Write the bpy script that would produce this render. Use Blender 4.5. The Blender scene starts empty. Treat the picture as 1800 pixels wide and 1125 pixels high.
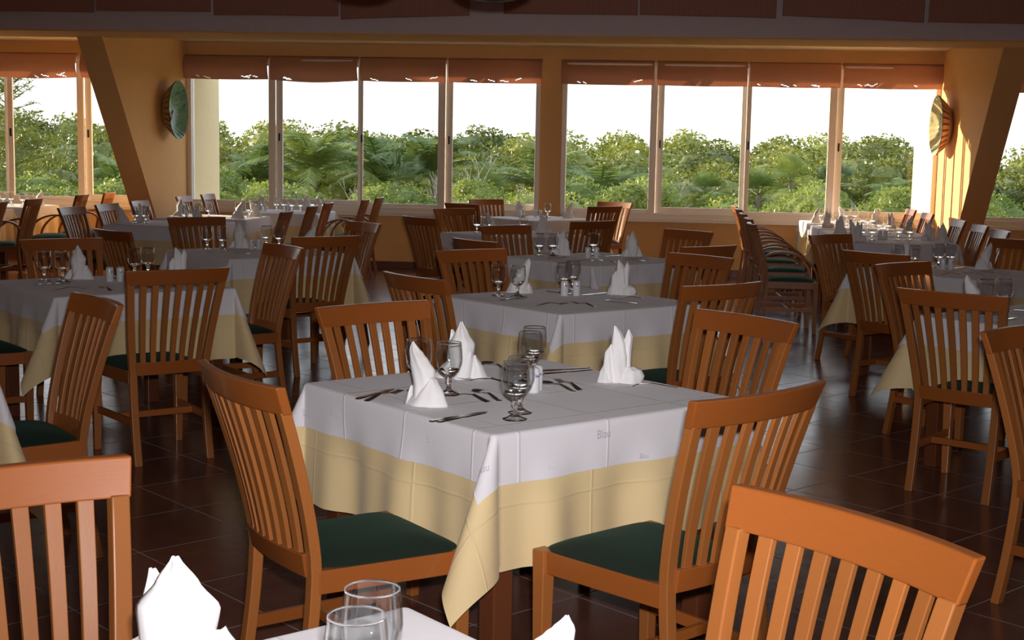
import bpy, bmesh, math, random
from mathutils import Vector, Matrix
PI = math.pi
R = math.radians
C = bpy.context.scene.collection
SC = bpy.context.scene

# ------------------------------------------------------------------ camera
cam_d = bpy.data.cameras.new('camera')
cam_d.sensor_width = 36.0
cam_d.lens = 2412.0 / 1800.0 * 36.0
cam_d.clip_start = 0.05
cam_d.clip_end = 400
cam = bpy.data.objects.new('camera', cam_d)
C.objects.link(cam)
cam.matrix_world = (Matrix.Translation((0, 0, 1.5)) @ Matrix.Rotation(PI / 2 - math.atan(293 / 2412.0), 4, 'X')
                    @ Matrix.Rotation(R(1.1), 4, 'Z'))
SC.camera = cam

# ------------------------------------------------------------------ sky, sun, camera flash, exposure
w = bpy.data.worlds.new('sky'); SC.world = w; w.use_nodes = True
wn = w.node_tree.nodes; wl = w.node_tree.links
bg = wn['Background']
tc = wn.new('ShaderNodeTexCoord'); sx = wn.new('ShaderNodeSeparateXYZ')
cr = wn.new('ShaderNodeValToRGB')
wl.new(tc.outputs['Generated'], sx.inputs[0]); wl.new(sx.outputs['Z'], cr.inputs[0]); wl.new(cr.outputs[0], bg.inputs[0])
cr.color_ramp.elements[0].position = 0.0; cr.color_ramp.elements[0].color = (1.0, 0.98, 0.94, 1)
cr.color_ramp.elements[1].position = 0.35; cr.color_ramp.elements[1].color = (0.72, 0.84, 1.0, 1)
bg.inputs[1].default_value = 2.2

A5 = R(5)
WS = Vector((math.cos(A5), -math.sin(A5), 0))      # along the window wall, to the right
WT = Vector((-math.sin(A5), -math.cos(A5), 0))     # from the window wall into the room
sun_d = bpy.data.lights.new('low_sun', 'SUN'); sun_d.energy = 13.0; sun_d.angle = R(0.6); sun_d.color = (1.0, 0.80, 0.55)
sun = bpy.data.objects.new('low_sun', sun_d); C.objects.link(sun)
sdir = (WS + WT * 0.41 + Vector((0, 0, -0.20))).normalized()
sun.rotation_euler = sdir.to_track_quat('-Z', 'Y').to_euler()
sun.location = (-20, 22, 8)

fl_d = bpy.data.lights.new('camera_flash', 'AREA'); fl_d.shape = 'RECTANGLE'; fl_d.size = 0.07; fl_d.size_y = 0.04; fl_d.spread = R(85)
fl_d.energy = 31.0; fl_d.color = (1.0, 0.95, 0.93)
fl = bpy.data.objects.new('camera_flash', fl_d); C.objects.link(fl)
fl.location = (0.03, 0.02, 1.60)
fl.rotation_euler = Vector((0.03, 1, -0.14)).to_track_quat('-Z', 'Y').to_euler()

SC.cycles.transparent_max_bounces = 48
SC.cycles.transmission_bounces = 16
SC.cycles.max_bounces = 16
SC.view_settings.view_transform = 'Standard'
SC.view_settings.look = 'None'
SC.view_settings.exposure = 0.0
SC.view_settings.gamma = 1.0
SC.view_settings.use_curve_mapping = False

# ------------------------------------------------------------------ materials
def new_mat(name):
    m = bpy.data.materials.new(name); m.use_nodes = True
    return m, m.node_tree.nodes, m.node_tree.links, m.node_tree.nodes['Principled BSDF']
def mixc(N, L, fac, a, b, blend='MIX'):
    x = N.new('ShaderNodeMix'); x.data_type = 'RGBA'; x.blend_type = blend
    for i, val in ((0, fac), (6, a), (7, b)):
        if hasattr(val, 'links') or isinstance(val, bpy.types.NodeSocket): L.new(val, x.inputs[i])
        elif i == 0: x.inputs[0].default_value = val
        else: x.inputs[i].default_value = (*val, 1) if len(val) == 3 else val
    return x.outputs[2]
def coords(N, L, scale=(1, 1, 1), kind='Object', rot=(0, 0, 0)):
    t = N.new('ShaderNodeTexCoord'); mp = N.new('ShaderNodeMapping')
    mp.inputs['Scale'].default_value = scale; mp.inputs['Rotation'].default_value = rot
    L.new(t.outputs[kind], mp.inputs[0]); return mp.outputs[0]
def noise(N, L, vec, scale=5, detail=4, rough=0.6):
    n = N.new('ShaderNodeTexNoise'); n.inputs['Scale'].default_value = scale
    n.inputs['Detail'].default_value = detail; n.inputs['Roughness'].default_value = rough
    L.new(vec, n.inputs['Vector']); return n.outputs[0]
def bump(N, L, B, h, strength=0.2, dist=0.01):
    b = N.new('ShaderNodeBump'); b.inputs['Strength'].default_value = strength; b.inputs['Distance'].default_value = dist
    L.new(h, b.inputs['Height']); L.new(b.outputs[0], B.inputs['Normal'])
def simple(name, col, rough=0.5, metal=0.0, nscale=None, namt=0.15, bmp=0.0):
    m, N, L, B = new_mat(name)
    B.inputs['Base Color'].default_value = (*col, 1); B.inputs['Roughness'].default_value = rough
    B.inputs['Metallic'].default_value = metal
    if nscale:
        n = noise(N, L, coords(N, L), nscale)
        c = mixc(N, L, n, tuple(x * (1 - namt) for x in col), tuple(min(1, x * (1 + namt)) for x in col))
        L.new(c, B.inputs['Base Color'])
        if bmp: bump(N, L, B, n, bmp)
    return m
def wood(name, dark, light, scale, rough=0.33):
    m, N, L, B = new_mat(name)
    vec = coords(N, L, scale)
    n = noise(N, L, vec, 6, 5, 0.65)
    n2 = noise(N, L, coords(N, L, (1, 1, 1)), 3.0, 2)
    c = mixc(N, L, n, dark, light)
    oi = N.new('ShaderNodeObjectInfo')
    c2 = mixc(N, L, n2, c, tuple(0.5 * (a + b) for a, b in zip(dark, light)))
    hv = N.new('ShaderNodeHueSaturation'); L.new(c2, hv.inputs['Color'])
    mr = N.new('ShaderNodeMapRange'); mr.inputs[3].default_value = 0.82; mr.inputs[4].default_value = 1.15
    L.new(oi.outputs['Random'], mr.inputs[0]); L.new(mr.outputs[0], hv.inputs['Value'])
    L.new(hv.outputs[0], B.inputs['Base Color'])
    B.inputs['Roughness'].default_value = rough
    B.inputs['Coat Weight'].default_value = 0.22; B.inputs['Coat Roughness'].default_value = 0.10
    bump(N, L, B, n, 0.03)
    return m
M_WOODV = wood('beech_upright', (0.30, 0.096, 0.022), (0.42, 0.150, 0.038), (45, 45, 2.5), .42)
M_WOODH = wood('beech_rail', (0.28, 0.074, 0.013), (0.38, 0.112, 0.022), (2.5, 45, 45), .42)
M_TLEG = wood('dark_table_wood', (0.10, 0.030, 0.012), (0.17, 0.050, 0.02), (40, 40, 2))
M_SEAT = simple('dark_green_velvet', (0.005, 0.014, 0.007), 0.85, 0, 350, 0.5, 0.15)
M_SEATLIT = simple('window_lit_green_velvet', (0.005, 0.11, 0.06), 0.8, 0, 350, 0.4, 0.15)  # armchair seats: window backlight put into the colour as a stronger green
M_SEAT.node_tree.nodes['Principled BSDF'].inputs['Sheen Weight'].default_value = 0.12
M_SEAT.node_tree.nodes['Principled BSDF'].inputs['Sheen Tint'].default_value = (0.05, 0.3, 0.2, 1)

def cloth_mat(name, col, crease):
    m, N, L, B = new_mat(name)
    uv = N.new('ShaderNodeUVMap'); uv.uv_map = 'UVMap'
    sp = N.new('ShaderNodeSeparateXYZ'); L.new(uv.outputs[0], sp.inputs[0])
    def lines(sock):
        a = N.new('ShaderNodeMath'); a.operation = 'PINGPONG'; a.inputs[1].default_value = crease / 2
        b = N.new('ShaderNodeMath'); b.operation = 'ADD'; b.inputs[1].default_value = 10 * crease + crease * .25
        L.new(sock, b.inputs[0]); L.new(b.outputs[0], a.inputs[0])
        r = N.new('ShaderNodeMapRange'); r.inputs[1].default_value = 0.0; r.inputs[2].default_value = 0.006
        r.inputs[3].default_value = 1; r.inputs[4].default_value = 0; L.new(a.outputs[0], r.inputs[0]); return r.outputs[0]
    mx = N.new('ShaderNodeMath'); mx.operation = 'MAXIMUM'; L.new(lines(sp.outputs[0]), mx.inputs[0]); L.new(lines(sp.outputs[1]), mx.inputs[1])
    weave = noise(N, L, coords(N, L, (1, 1, 1), 'UV'), 420, 2)
    wr = noise(N, L, coords(N, L, (1, 1, 1), 'UV'), 7, 3)
    s = N.new('ShaderNodeMath'); s.operation = 'MULTIPLY_ADD'; s.inputs[1].default_value = 0.05; L.new(weave, s.inputs[0]); L.new(mx.outputs[0], s.inputs[2])
    s2 = N.new('ShaderNodeMath'); s2.operation = 'MULTIPLY_ADD'; s2.inputs[1].default_value = 0.9; L.new(wr, s2.inputs[0]); L.new(s.outputs[0], s2.inputs[2])
    L.new(mixc(N, L, weave, tuple(c * .93 for c in col), col), B.inputs['Base Color'])
    B.inputs['Roughness'].default_value = 0.75; B.inputs['Sheen Weight'].default_value = 0.2
    bump(N, L, B, s2.outputs[0], 0.30, 0.006)
    return m
M_WCLOTH = cloth_mat('white_table_linen', (0.80, 0.78, 0.84), 0.33)
M_YCLOTH = cloth_mat('cream_yellow_linen', (0.80, 0.62, 0.34), 0.55)
M_NAP = simple('white_napkin_linen', (0.86, 0.85, 0.87), 0.8, 0, 60, 0.03, 0.05)
M_PRINT = simple('grey_woven_lettering', (0.42, 0.42, 0.46), 0.7)
M_PRINT2 = simple('pale_woven_lettering', (0.66, 0.63, 0.66), 0.7)
M_STEEL = simple('stainless_steel', (0.55, 0.53, 0.50), 0.16, 1.0)
M_CERAM = simple('white_glazed_ceramic', (0.72, 0.74, 0.78), 0.2)
M_BLUE = simple('blue_print', (0.02, 0.04, 0.30), 0.4)
mg, N, L, B = new_mat('clear_glass'); M_GLASS = mg
N.remove(B); g = N.new('ShaderNodeBsdfGlass'); g.inputs['IOR'].default_value = 1.47; g.inputs['Roughness'].default_value = 0.0
g.inputs['Color'].default_value = (1, 1, 1, 1)
L.new(g.outputs[0], N['Material Output'].inputs[0])
mp_, N, L, B = new_mat('window_pane_glass'); M_PANE = mp_
N.remove(B); tr = N.new('ShaderNodeBsdfTransparent'); gl = N.new('ShaderNodeBsdfGlossy'); gl.inputs['Roughness'].default_value = 0.0
lw = N.new('ShaderNodeLayerWeight'); lw.inputs[0].default_value = .5; pw = N.new('ShaderNodeMath'); pw.operation = 'POWER'; pw.inputs[1].default_value = 5.0
L.new(lw.outputs['Facing'], pw.inputs[0]); fr = N.new('ShaderNodeMath'); fr.operation = 'MULTIPLY_ADD'; fr.inputs[1].default_value = .7; fr.inputs[2].default_value = .035; L.new(pw.outputs[0], fr.inputs[0])
mxs = N.new('ShaderNodeMixShader')
tr.inputs[0].default_value = (0.97, 0.98, 0.98, 1)
L.new(fr.outputs[0], mxs.inputs[0]); L.new(tr.outputs[0], mxs.inputs[1]); L.new(gl.outputs[0], mxs.inputs[2]); L.new(mxs.outputs[0], N['Material Output'].inputs[0])

m, N, L, B = new_mat('thin_bowl_glass'); M_BOWL = m
N.remove(B); tr = N.new('ShaderNodeBsdfTransparent'); gl = N.new('ShaderNodeBsdfGlossy'); gl.inputs['Roughness'].default_value = 0.015
lw = N.new('ShaderNodeLayerWeight'); lw.inputs[0].default_value = .5; pw = N.new('ShaderNodeMath'); pw.operation = 'POWER'; pw.inputs[1].default_value = 3.2
L.new(lw.outputs['Facing'], pw.inputs[0]); fr = N.new('ShaderNodeMath'); fr.operation = 'MULTIPLY_ADD'; fr.inputs[1].default_value = .8; fr.inputs[2].default_value = .045; L.new(pw.outputs[0], fr.inputs[0])
mxs = N.new('ShaderNodeMixShader'); tr.inputs[0].default_value = (0.975, 0.98, 0.98, 1)
L.new(fr.outputs[0], mxs.inputs[0]); L.new(tr.outputs[0], mxs.inputs[1]); L.new(gl.outputs[0], mxs.inputs[2]); L.new(mxs.outputs[0], N['Material Output'].inputs[0])
M_WALL = simple('ochre_plaster', (0.86, 0.50, 0.20), 0.85, 0, 9, 0.06, 0.1)
M_BEAM = simple('greyish_plaster', (0.74, 0.60, 0.60), 0.85, 0, 9, 0.06, 0.08)
M_CEIL = simple('pale_ceiling_plaster', (0.80, 0.66, 0.45), 0.9, 0, 9, 0.05)
M_FRAME = simple('cream_window_aluminium', (0.93, 0.85, 0.77), 0.35, 0, 20, 0.03)
M_EXT = simple('cream_outside_render', (0.72, 0.62, 0.40), 0.9, 0, 12, 0.06, 0.1)
M_BLACK = simple('black_latch', (0.02, 0.02, 0.02), 0.4)
M_DARKM = simple('dark_bronze', (0.05, 0.025, 0.02), 0.4, 0.3)

m, N, L, B = new_mat('terracotta_tiles'); M_FLOOR = m
vec = coords(N, L, (1, 1, 1), 'Object', (0, 0, R(-42)))
br = N.new('ShaderNodeTexBrick'); br.offset = 0.0; br.squash = 1.0
br.inputs['Scale'].default_value = 1.0; br.inputs['Brick Width'].default_value = 0.46; br.inputs['Row Height'].default_value = 0.46
br.inputs['Mortar Size'].default_value = 0.0035; br.inputs['Mortar Smooth'].default_value = 0.15
br.inputs['Color1'].default_value = (0.15, 0.060, 0.042, 1); br.inputs['Color2'].default_value = (0.18, 0.072, 0.050, 1)
br.inputs['Mortar'].default_value = (0.36, 0.30, 0.29, 1); L.new(vec, br.inputs[0])
nf = noise(N, L, vec, 9, 5)
L.new(mixc(N, L, nf, (0.65, 0.6, 0.6), (1.25, 1.2, 1.2)), (mm := N.new('ShaderNodeMix')).inputs[7]); mm.data_type = 'RGBA'
mm.blend_type = 'MULTIPLY'; mm.inputs[0].default_value = 1.0
for l in list(mm.inputs[7].links): L.remove(l)
L.new(br.outputs[0], mm.inputs[6]); L.new(mixc(N, L, nf, (0.65, 0.6, 0.6), (1.25, 1.2, 1.2)), mm.inputs[7])
L.new(mm.outputs[2], B.inputs['Base Color'])
rr = N.new('ShaderNodeMapRange'); rr.inputs[3].default_value = 0.12; rr.inputs[4].default_value = 0.30; L.new(nf, rr.inputs[0])
rm = N.new('ShaderNodeMath'); rm.operation = 'MAXIMUM'; L.new(rr.outputs[0], rm.inputs[0])
rx = N.new('ShaderNodeMath'); rx.operation = 'MULTIPLY'; rx.inputs[1].default_value = 0.8; L.new(br.outputs['Fac'], rx.inputs[0]); L.new(rx.outputs[0], rm.inputs[1])
L.new(rm.outputs[0], B.inputs['Roughness']); bump(N, L, B, br.outputs['Fac'], -0.3, 0.003)

def blind_mat(name, c1, c2, translucent):
    m, N, L, B = new_mat(name)
    uv = coords(N, L, (1, 1, 1), 'UV')
    wv = N.new('ShaderNodeTexWave'); wv.wave_type = 'BANDS'; wv.bands_direction = 'X'; wv.inputs['Scale'].default_value = 14
    wv.inputs['Distortion'].default_value = 0.6; L.new(uv, wv.inputs[0])
    wh = N.new('ShaderNodeTexWave'); wh.wave_type = 'BANDS'; wh.bands_direction = 'Y'; wh.inputs['Scale'].default_value = 55; L.new(uv, wh.inputs[0])
    c = mixc(N, L, wv.outputs[1], c1, c2); c = mixc(N, L, 0.35, c, mixc(N, L, wh.outputs[1], tuple(x * .5 for x in c1), c2))
    L.new(c, B.inputs['Base Color']); B.inputs['Roughness'].default_value = 0.8
    if translucent:
        t = N.new('ShaderNodeBsdfTranslucent'); L.new(c, t.inputs[0]); ms = N.new('ShaderNodeMixShader'); ms.inputs[0].default_value = translucent
        L.new(B.outputs[0], ms.inputs[1]); L.new(t.outputs[0], ms.inputs[2]); L.new(ms.outputs[0], N['Material Output'].inputs[0])
    return m
M_BLIND2 = blind_mat('dark_woven_shade', (0.34, 0.14, 0.10), (0.55, 0.25, 0.17), 0.0)
M_BLIND = blind_mat('woven_rust_blind', (0.56, 0.30, 0.20), (0.80, 0.50, 0.36), 0.58)

# ------------------------------------------------------------------ mesh helpers
class MB:
    def __init__(s): s.v = []; s.f = []; s.uv = {}
    def add(s, vs, fs):
        o = len(s.v); s.v += [tuple(p) for p in vs]; s.f += [tuple(i + o for i in f) for f in fs]; return s
    def box(s, x0, x1, y0, y1, z0, z1):
        vs = [(x, y, z) for z in (z0, z1) for y in (y0, y1) for x in (x0, x1)]
        return s.add(vs, [(0, 2, 3, 1), (4, 5, 7, 6), (0, 1, 5, 4), (2, 6, 7, 3), (0, 4, 6, 2), (1, 3, 7, 5)])
    def hexa(s, vs):   # 8 corners: bottom 4 ccw, top 4 ccw
        return s.add(vs, [(3, 2, 1, 0), (4, 5, 6, 7), (0, 1, 5, 4), (1, 2, 6, 5), (2, 3, 7, 6), (3, 0, 4, 7)])
    def sweep(s, rings):   # rings of equal count, closed ends
        n = len(rings[0]); vs = [p for r in rings for p in r]; fs = []
        for i in range(len(rings) - 1):
            for j in range(n):
                k = (j + 1) % n; fs.append((i * n + j, i * n + k, (i + 1) * n + k, (i + 1) * n + j))
        fs.append(tuple(range(n))[::-1]); fs.append(tuple((len(rings) - 1) * n + j for j in range(n)))
        return s.add(vs, fs)
    def tube(s, pts, rad, n=8):
        rings = []; pts = [Vector(p) for p in pts]
        for i, p in enumerate(pts):
            t = (pts[min(i + 1, len(pts) - 1)] - pts[max(i - 1, 0)]).normalized()
            a = t.orthogonal().normalized() if i == 0 else (prev - t * prev.dot(t)).normalized()
            prev = a; b = t.cross(a); r = rad[i] if isinstance(rad, (list, tuple)) else rad
            rings.append([p + (a * math.cos(2 * PI * j / n) + b * math.sin(2 * PI * j / n)) * r for j in range(n)])
        return s.sweep(rings)
    def lathe(s, prof, n=32, closed=False):
        vs = []; fs = []
        for r, z in prof: vs += [(r * math.cos(2 * PI * j / n), r * math.sin(2 * PI * j / n), z) for j in range(n)]
        for i in range(len(prof) - 1):
            for j in range(n):
                k = (j + 1) % n; fs.append((i * n + j, i * n + k, (i + 1) * n + k, (i + 1) * n + j))
        if closed:
            i = len(prof) - 1
            for j in range(n):
                k = (j + 1) % n; fs.append((i * n + j, i * n + k, k, j))
        return s.add(vs, fs)
    def mesh(s, name, mat, smooth=False, bev=0, weld=False):
        me = bpy.data.meshes.new(name); me.from_pydata(s.v, [], s.f)
        bm = bmesh.new(); bm.from_mesh(me)
        if weld: bmesh.ops.remove_doubles(bm, verts=bm.verts, dist=1e-5)
        bmesh.ops.recalc_face_normals(bm, faces=bm.faces)
        if bev: bmesh.ops.bevel(bm, geom=[e for e in bm.edges if len(e.link_faces) == 2 and e.calc_face_angle(0) > 0.6], offset=bev, segments=2, affect='EDGES', profile=0.5)
        bm.to_mesh(me); bm.free()
        if mat: me.materials.append(mat)
        if smooth:
            for p in me.polygons: p.use_smooth = True
        me.update(); return me
    def obj(s, name, mat, parent=None, smooth=False, bev=0, weld=False):
        o = bpy.data.objects.new(name, s.mesh(name, mat, smooth, bev, weld)); C.objects.link(o)
        if bev and not smooth: smooth_by_angle(o, 17)
        if parent: o.parent = parent
        return o
def smooth_by_angle(o, ang=40):
    me = o.data
    for p in me.polygons: p.use_smooth = True
    bm = bmesh.new(); bm.from_mesh(me)
    for e in bm.edges:
        e.smooth = not (len(e.link_faces) == 2 and e.calc_face_angle(0) > R(ang))
    bm.to_mesh(me); bm.free()
def tag(o, label=None, cat=None, group=None, kind=None):
    if label: o['label'] = label
    if cat: o['category'] = cat
    if group: o['group'] = group
    if kind: o['kind'] = kind
    return o
def thing(name, loc=(0, 0, 0), rz=0):
    o = bpy.data.objects.new(name, None); o.empty_display_size = 0.1; C.objects.link(o)
    o.location = loc; o.rotation_euler = (0, 0, rz); return o
def kids(o): return [c for c in bpy.data.objects if c.parent == o]
TREE = {}
def remember(o): TREE[o.name] = [(c, kids(c)) for c in kids(o)]; return o
def dup(o, loc, rz, label=None, group=None, scale=None):
    r = o.copy(); C.objects.link(r); r.location = loc; r.rotation_euler = (0, 0, rz)
    if label: r['label'] = label
    if group: r['group'] = group
    if scale: r.scale = scale
    for c, gs in TREE.get(o.name, []):
        d = c.copy(); C.objects.link(d); d.parent = r
        for g_ in gs:
            e = g_.copy(); C.objects.link(e); e.parent = d
    return r

# ------------------------------------------------------------------ the room
def W(s, t, z): return Vector((0, 17.5, 0)) + WS * s + WT * t + Vector((0, 0, z))
def wbox(mb, s0, s1, t0, t1, z0, z1):
    return mb.hexa([W(s0, t1, z0), W(s1, t1, z0), W(s1, t0, z0), W(s0, t0, z0), W(s0, t1, z1), W(s1, t1, z1), W(s1, t0, z1), W(s0, t0, z1)])
def struct(o): o['kind'] = 'structure'; return o

SL, SR = -11.5, 12.0
ZH, ZS = 2.65, 0.70     # window head and underside of the window frames
fb = MB(); fb.hexa([(-11.6, -4, -0.1), (12.2, -4, -0.1), W(SR, 0, -0.1), W(SL, 0, -0.1), (-11.6, -4, 0), (12.2, -4, 0), W(SR, 0, 0), W(SL, 0, 0)])
struct(fb.obj('floor', M_FLOOR))
cb = MB(); cb.box(-11.8, 12.4, -4.2, 14.6, 3.7, 3.8)
struct(cb.obj('ceiling', M_BEAM))
# window wall: sill band, head band, posts between the window bays
BAYS = [(-11.0, -4.50 - .03), (-4.247, 0.311), (0.584, 5.22), (5.50, 11.2)]
wb = MB()
wbox(wb, SL, SR, -0.20, 0.0, -1.2, ZS)
wbox(wb, SL, SR, -0.20, 0.0, ZH, 3.0)
for a, b in ((SL, -11.0), (-4.53, -4.247), (0.311, 0.584), (5.22, 5.50), (11.2, SR)): wbox(wb, a, b, -0.20, 0.0, ZS, ZH)
struct(wb.obj('wall_far', M_WALL))
ab = MB(); wbox(ab, SL, SR, -0.2, 2.75, 2.83, 2.93)
o = struct(ab.obj('ceiling', M_CEIL)); o.name = 'ceiling_alcove'
# deep beam in front of the alcove
bb = MB(); wbox(bb, SL, SR, 2.70, 3.50, 2.68, 3.72)
struct(bb.obj('wall_upper', M_BEAM))
ub = MB(); wbox(ub, SL, SR, 2.69, 3.505, 2.665, 2.68)
struct(ub.obj('trim_1', M_WALL))
kb = MB(); wbox(kb, SL, SR, 0.0, 0.015, 0.0, 0.09)
struct(kb.obj('baseboard_far', simple('skirting_tile', (0.16, 0.05, 0.03), 0.3)))
# slanting buttress piers, wide under the beam and narrow at the floor, with a fin outside
def pier(name, s0, s1):
    mb = MB()
    p = [(0.0, 0.0), (0.70, 0.0), (2.85, 2.68), (2.85, 2.83), (0.0, 2.83)]
    n = len(p)
    vs = [W(s0, t, z) for t, z in p] + [W(s1, t, z) for t, z in p]
    mb.add(vs, [tuple(range(n))[::-1], tuple(range(n, 2 * n))] + [(i, (i + 1) % n, n + (i + 1) % n, n + i) for i in range(n)])
    struct(mb.obj(name, M_WALL))
pier('wall_pier_left', -4.53, -4.247)
pier('wall_pier_right', 5.22, 5.50)
eb = MB(); wbox(eb, -4.53, -4.247, -1.35, -0.2, -1.2, 3.0); struct(eb.obj('wall_fin_left', M_EXT))
eb = MB(); wbox(eb, 5.22, 5.50, -1.45, -0.2, -1.2, 3.0); struct(eb.obj('wall_fin_right', M_EXT))
eb = MB(); wbox(eb, SL, SR, -0.9, -0.2, 2.95, 3.1); struct(eb.obj('ceiling_eave', M_EXT))
# side and back walls
for nm, x0, x1, y0, y1 in (('wall_left', -11.8, -11.6, -4.2, 18.6), ('wall_right', 12.2, 12.4, -4.2, 16.6), ('wall_back', -11.8, 12.4, -4.2, -4.0)):
    mb = MB(); mb.box(x0, x1, y0, y1, -0.1, 3.75); struct(mb.obj(nm, M_WALL))

# windows: (frame members, sliding sashes, panes)
def window(idx, s0, s1, edges):
    """edges: list of (mullion_start, mullion_end) between panes; panes alternate between the fixed and the sliding track"""
    root = thing('window_%d' % idx, W((s0 + s1) / 2, 0, ZS)); struct(root)
    inv = Matrix.Translation(-root.location)
    def put(mb, name, mat, parent=root, sm=False, bev=0):
        o = mb.obj(name, mat, parent, sm, bev); o.matrix_local = inv if parent is root else Matrix(); return o
    fr_ = MB()
    for a, b, c, d in ((s0, s1, ZS, ZS + 0.085), (s0, s1, ZH - 0.05, ZH), (s0, s0 + 0.06, ZS, ZH), (s1 - 0.06, s1, ZS, ZH)):
        wbox(fr_, a, b, -0.10, 0.045, c, d)
    put(fr_, 'window_frame', M_FRAME, bev=0.004)
    sl = MB(); wbox(sl, s0, s1, -0.02, 0.075, ZS - 0.025, ZS + 0.02); put(sl, 'window_sill', M_FRAME, bev=0.004)
    bnd = [s0 + 0.06] + [e for m_ in edges for e in m_] + [s1 - 0.06]
    n = len(edges) + 1
    for i in range(n):
        a, b = bnd[2 * i], bnd[2 * i + 1]
        tt = -0.045 if i % 2 else 0.0
        z0 = ZS + 0.085; rail = 0.045 if i % 2 == 0 else 0.075
        sash = MB(); th = 0.035
        wa = 0.5 * (bnd[2 * i] - bnd[2 * i - 1]) if i else 0.02
        wb_ = 0.5 * (bnd[2 * i + 2] - bnd[2 * i + 1]) if i < n - 1 else 0.02
        wbox(sash, a - wa, a, tt - th, tt, z0, ZH - 0.05); wbox(sash, b, b + wb_, tt - th, tt, z0, ZH - 0.05)
        wbox(sash, a, b, tt - th, tt, z0, z0 + rail); wbox(sash, a, b, tt - th, tt, ZH - 0.10, ZH - 0.05)
        so = put(sash, 'sash', M_FRAME, bev=0.003)
        g_ = MB(); wbox(g_, a, b, tt - 0.020, tt - 0.014, z0 + rail, ZH - 0.10); put(g_, 'pane', M_PANE, so)
        if i % 2:
            h_ = MB(); wbox(h_, a - wa * .6, a - wa * .6 + 0.02, tt, tt + 0.012, 1.60, 1.70); put(h_, 'latch', M_BLACK, so)
        elif i and n > 3:
            h_ = MB(); wbox(h_, a - wa * .6, a - wa * .6 + 0.02, tt, tt + 0.012, 1.60, 1.70); put(h_, 'latch', M_BLACK, so)
    return root
window(1, -4.247, 0.311, [(-3.184, -3.013), (-2.03, -1.957), (-0.991, -0.809)])
window(2, 0.584, 5.22, [(1.689, 1.859), (2.824, 2.936), (3.891, 4.071)])
window(3, -11.0, -4.53, [(-9.9, -9.75), (-8.7, -8.55), (-7.7, -7.55), (-6.72, -6.589), (-5.723, -5.548)])
window(4, 5.50, 11.2, [(6.6, 6.75), (7.9, 8.05), (9.3, 9.45)])

# woven blinds, pulled up, over the windows and in front of the upper wall
def blind(name, s0, s1, t, z0, h, tilt=0.0, sag=0.02, bulge=0.05, slit=None, holes=0, mat=None, label='', group='', seed=0):
    rnd = random.Random(seed)
    n = 110; layers = 30; wd = s1 - s0
    root = thing(name, W((s0 + s1) / 2, t, z0)); tag(root, label, 'blind', group)
    off = -root.location
    vs = []; fs = []; uv = []
    hs = []
    for _ in range(holes):
        a = rnd.uniform(.05, .85); hs.append((a, a + rnd.uniform(.03, .10), rnd.randint(layers - 5, layers - 4), rnd.choice((-2, 2, 1))))
    for j in range(layers + 1):
        f = j / layers
        for i in range(n + 1):
            g_ = i / n
            sg = sag * math.sin(PI * g_) * f + tilt * (0.5 - g_) * f
            b_ = bulge * math.sin(PI * min(1, f * 1.05)) + 0.012 * math.sin(g_ * 9 + seed) * f + 0.02 * f * math.sin(PI * g_)
            z = z0 - h * f - sg
            if slit and 4 <= j <= 5:
                a, b, wid = slit
                if a <= g_ <= b: z += (0.5 if j == 4 else -0.5) * wid * math.sin(PI * (g_ - a) / (b - a)) ** 0.35 * 0.9
            vs.append(W(s0 + wd * g_, t + b_, z) + off); uv.append((s0 + wd * g_, h * f))
    for j in range(layers):
        for i in range(n):
            g_ = (i + .5) / n
            if slit and j == 4 and slit[0] < g_ < slit[1]: continue
            if any(a < g_ < b and j == jj + round(dj * (g_ - a) / (b - a)) for a, b, jj, dj in hs): continue
            q = j * (n + 1) + i; fs.append((q, q + 1, q + n + 2, q + n + 1))
    me = bpy.data.meshes.new('slats'); me.from_pydata(vs, [], fs); ul = me.uv_layers.new(name='UVMap')
    for p in me.polygons:
        p.use_smooth = True
        for li in p.loop_indices: ul.data[li].uv = uv[me.loops[li].vertex_index]
    me.materials.append(mat or M_BLIND)
    o = bpy.data.objects.new('woven_shade', me); C.objects.link(o); o.parent = root
    sd = o.modifiers.new('s', 'SOLIDIFY'); sd.thickness = 0.004
    # stacked folds behind the front layer
    fb_ = MB()
    for k in range(3):
        wbox(fb_, s0 + .01, s1 - .01, t - 0.035 + k * .004, t - 0.031 + k * .004, z0 - h * (0.93 - .1 * k), z0 - (h * .22 if slit else 0))
    fo = fb_.obj('folded_layer', mat or M_BLIND, root); fo.matrix_local = Matrix.Translation(off)
    if slit or holes: 
        bpy.data.objects.remove(fo)
    hb = MB(); wbox(hb, s0, s1, t - 0.045, t + 0.0, z0 - 0.025, z0 + 0.01)
    ho = hb.obj('head_rail', mat or M_BLIND, root); ho.matrix_local = Matrix.Translation(off)
    return root
BL = [(-4.26, -3.15, None, 5), (-3.12, -2.0, (.35, .95, .018), 2), (-1.965, -.88, None, 3), (-.845, .33, None, 5),
      (.57, 1.72, (.06, .98, .035), 3), (1.755, 2.86, (.08, .97, .03), 0), (2.89, 3.985, None, 5), (4.015, 5.21, (.02, .5, .03), 5)]
ORD = ['leftmost', 'second from the left', 'third from the left', 'fourth from the left', 'fifth from the left', 'sixth from the left', 'seventh from the left', 'eighth from the left', 'ninth from the left', 'tenth from the left']
ORDR = ['rightmost', 'second from the right', 'third from the right', 'fourth from the right', 'fifth from the right']
bdesc = ['reaching the left yellow pier', 'with a drooping lower edge', 'over the third pane of the left window group', 'ending at the yellow post between window groups',
         'with a long bright slit, right of the yellow post', 'with a lens-shaped bright slit', 'over the third pane of the right window group', 'reaching the right sunlit pier']
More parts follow.
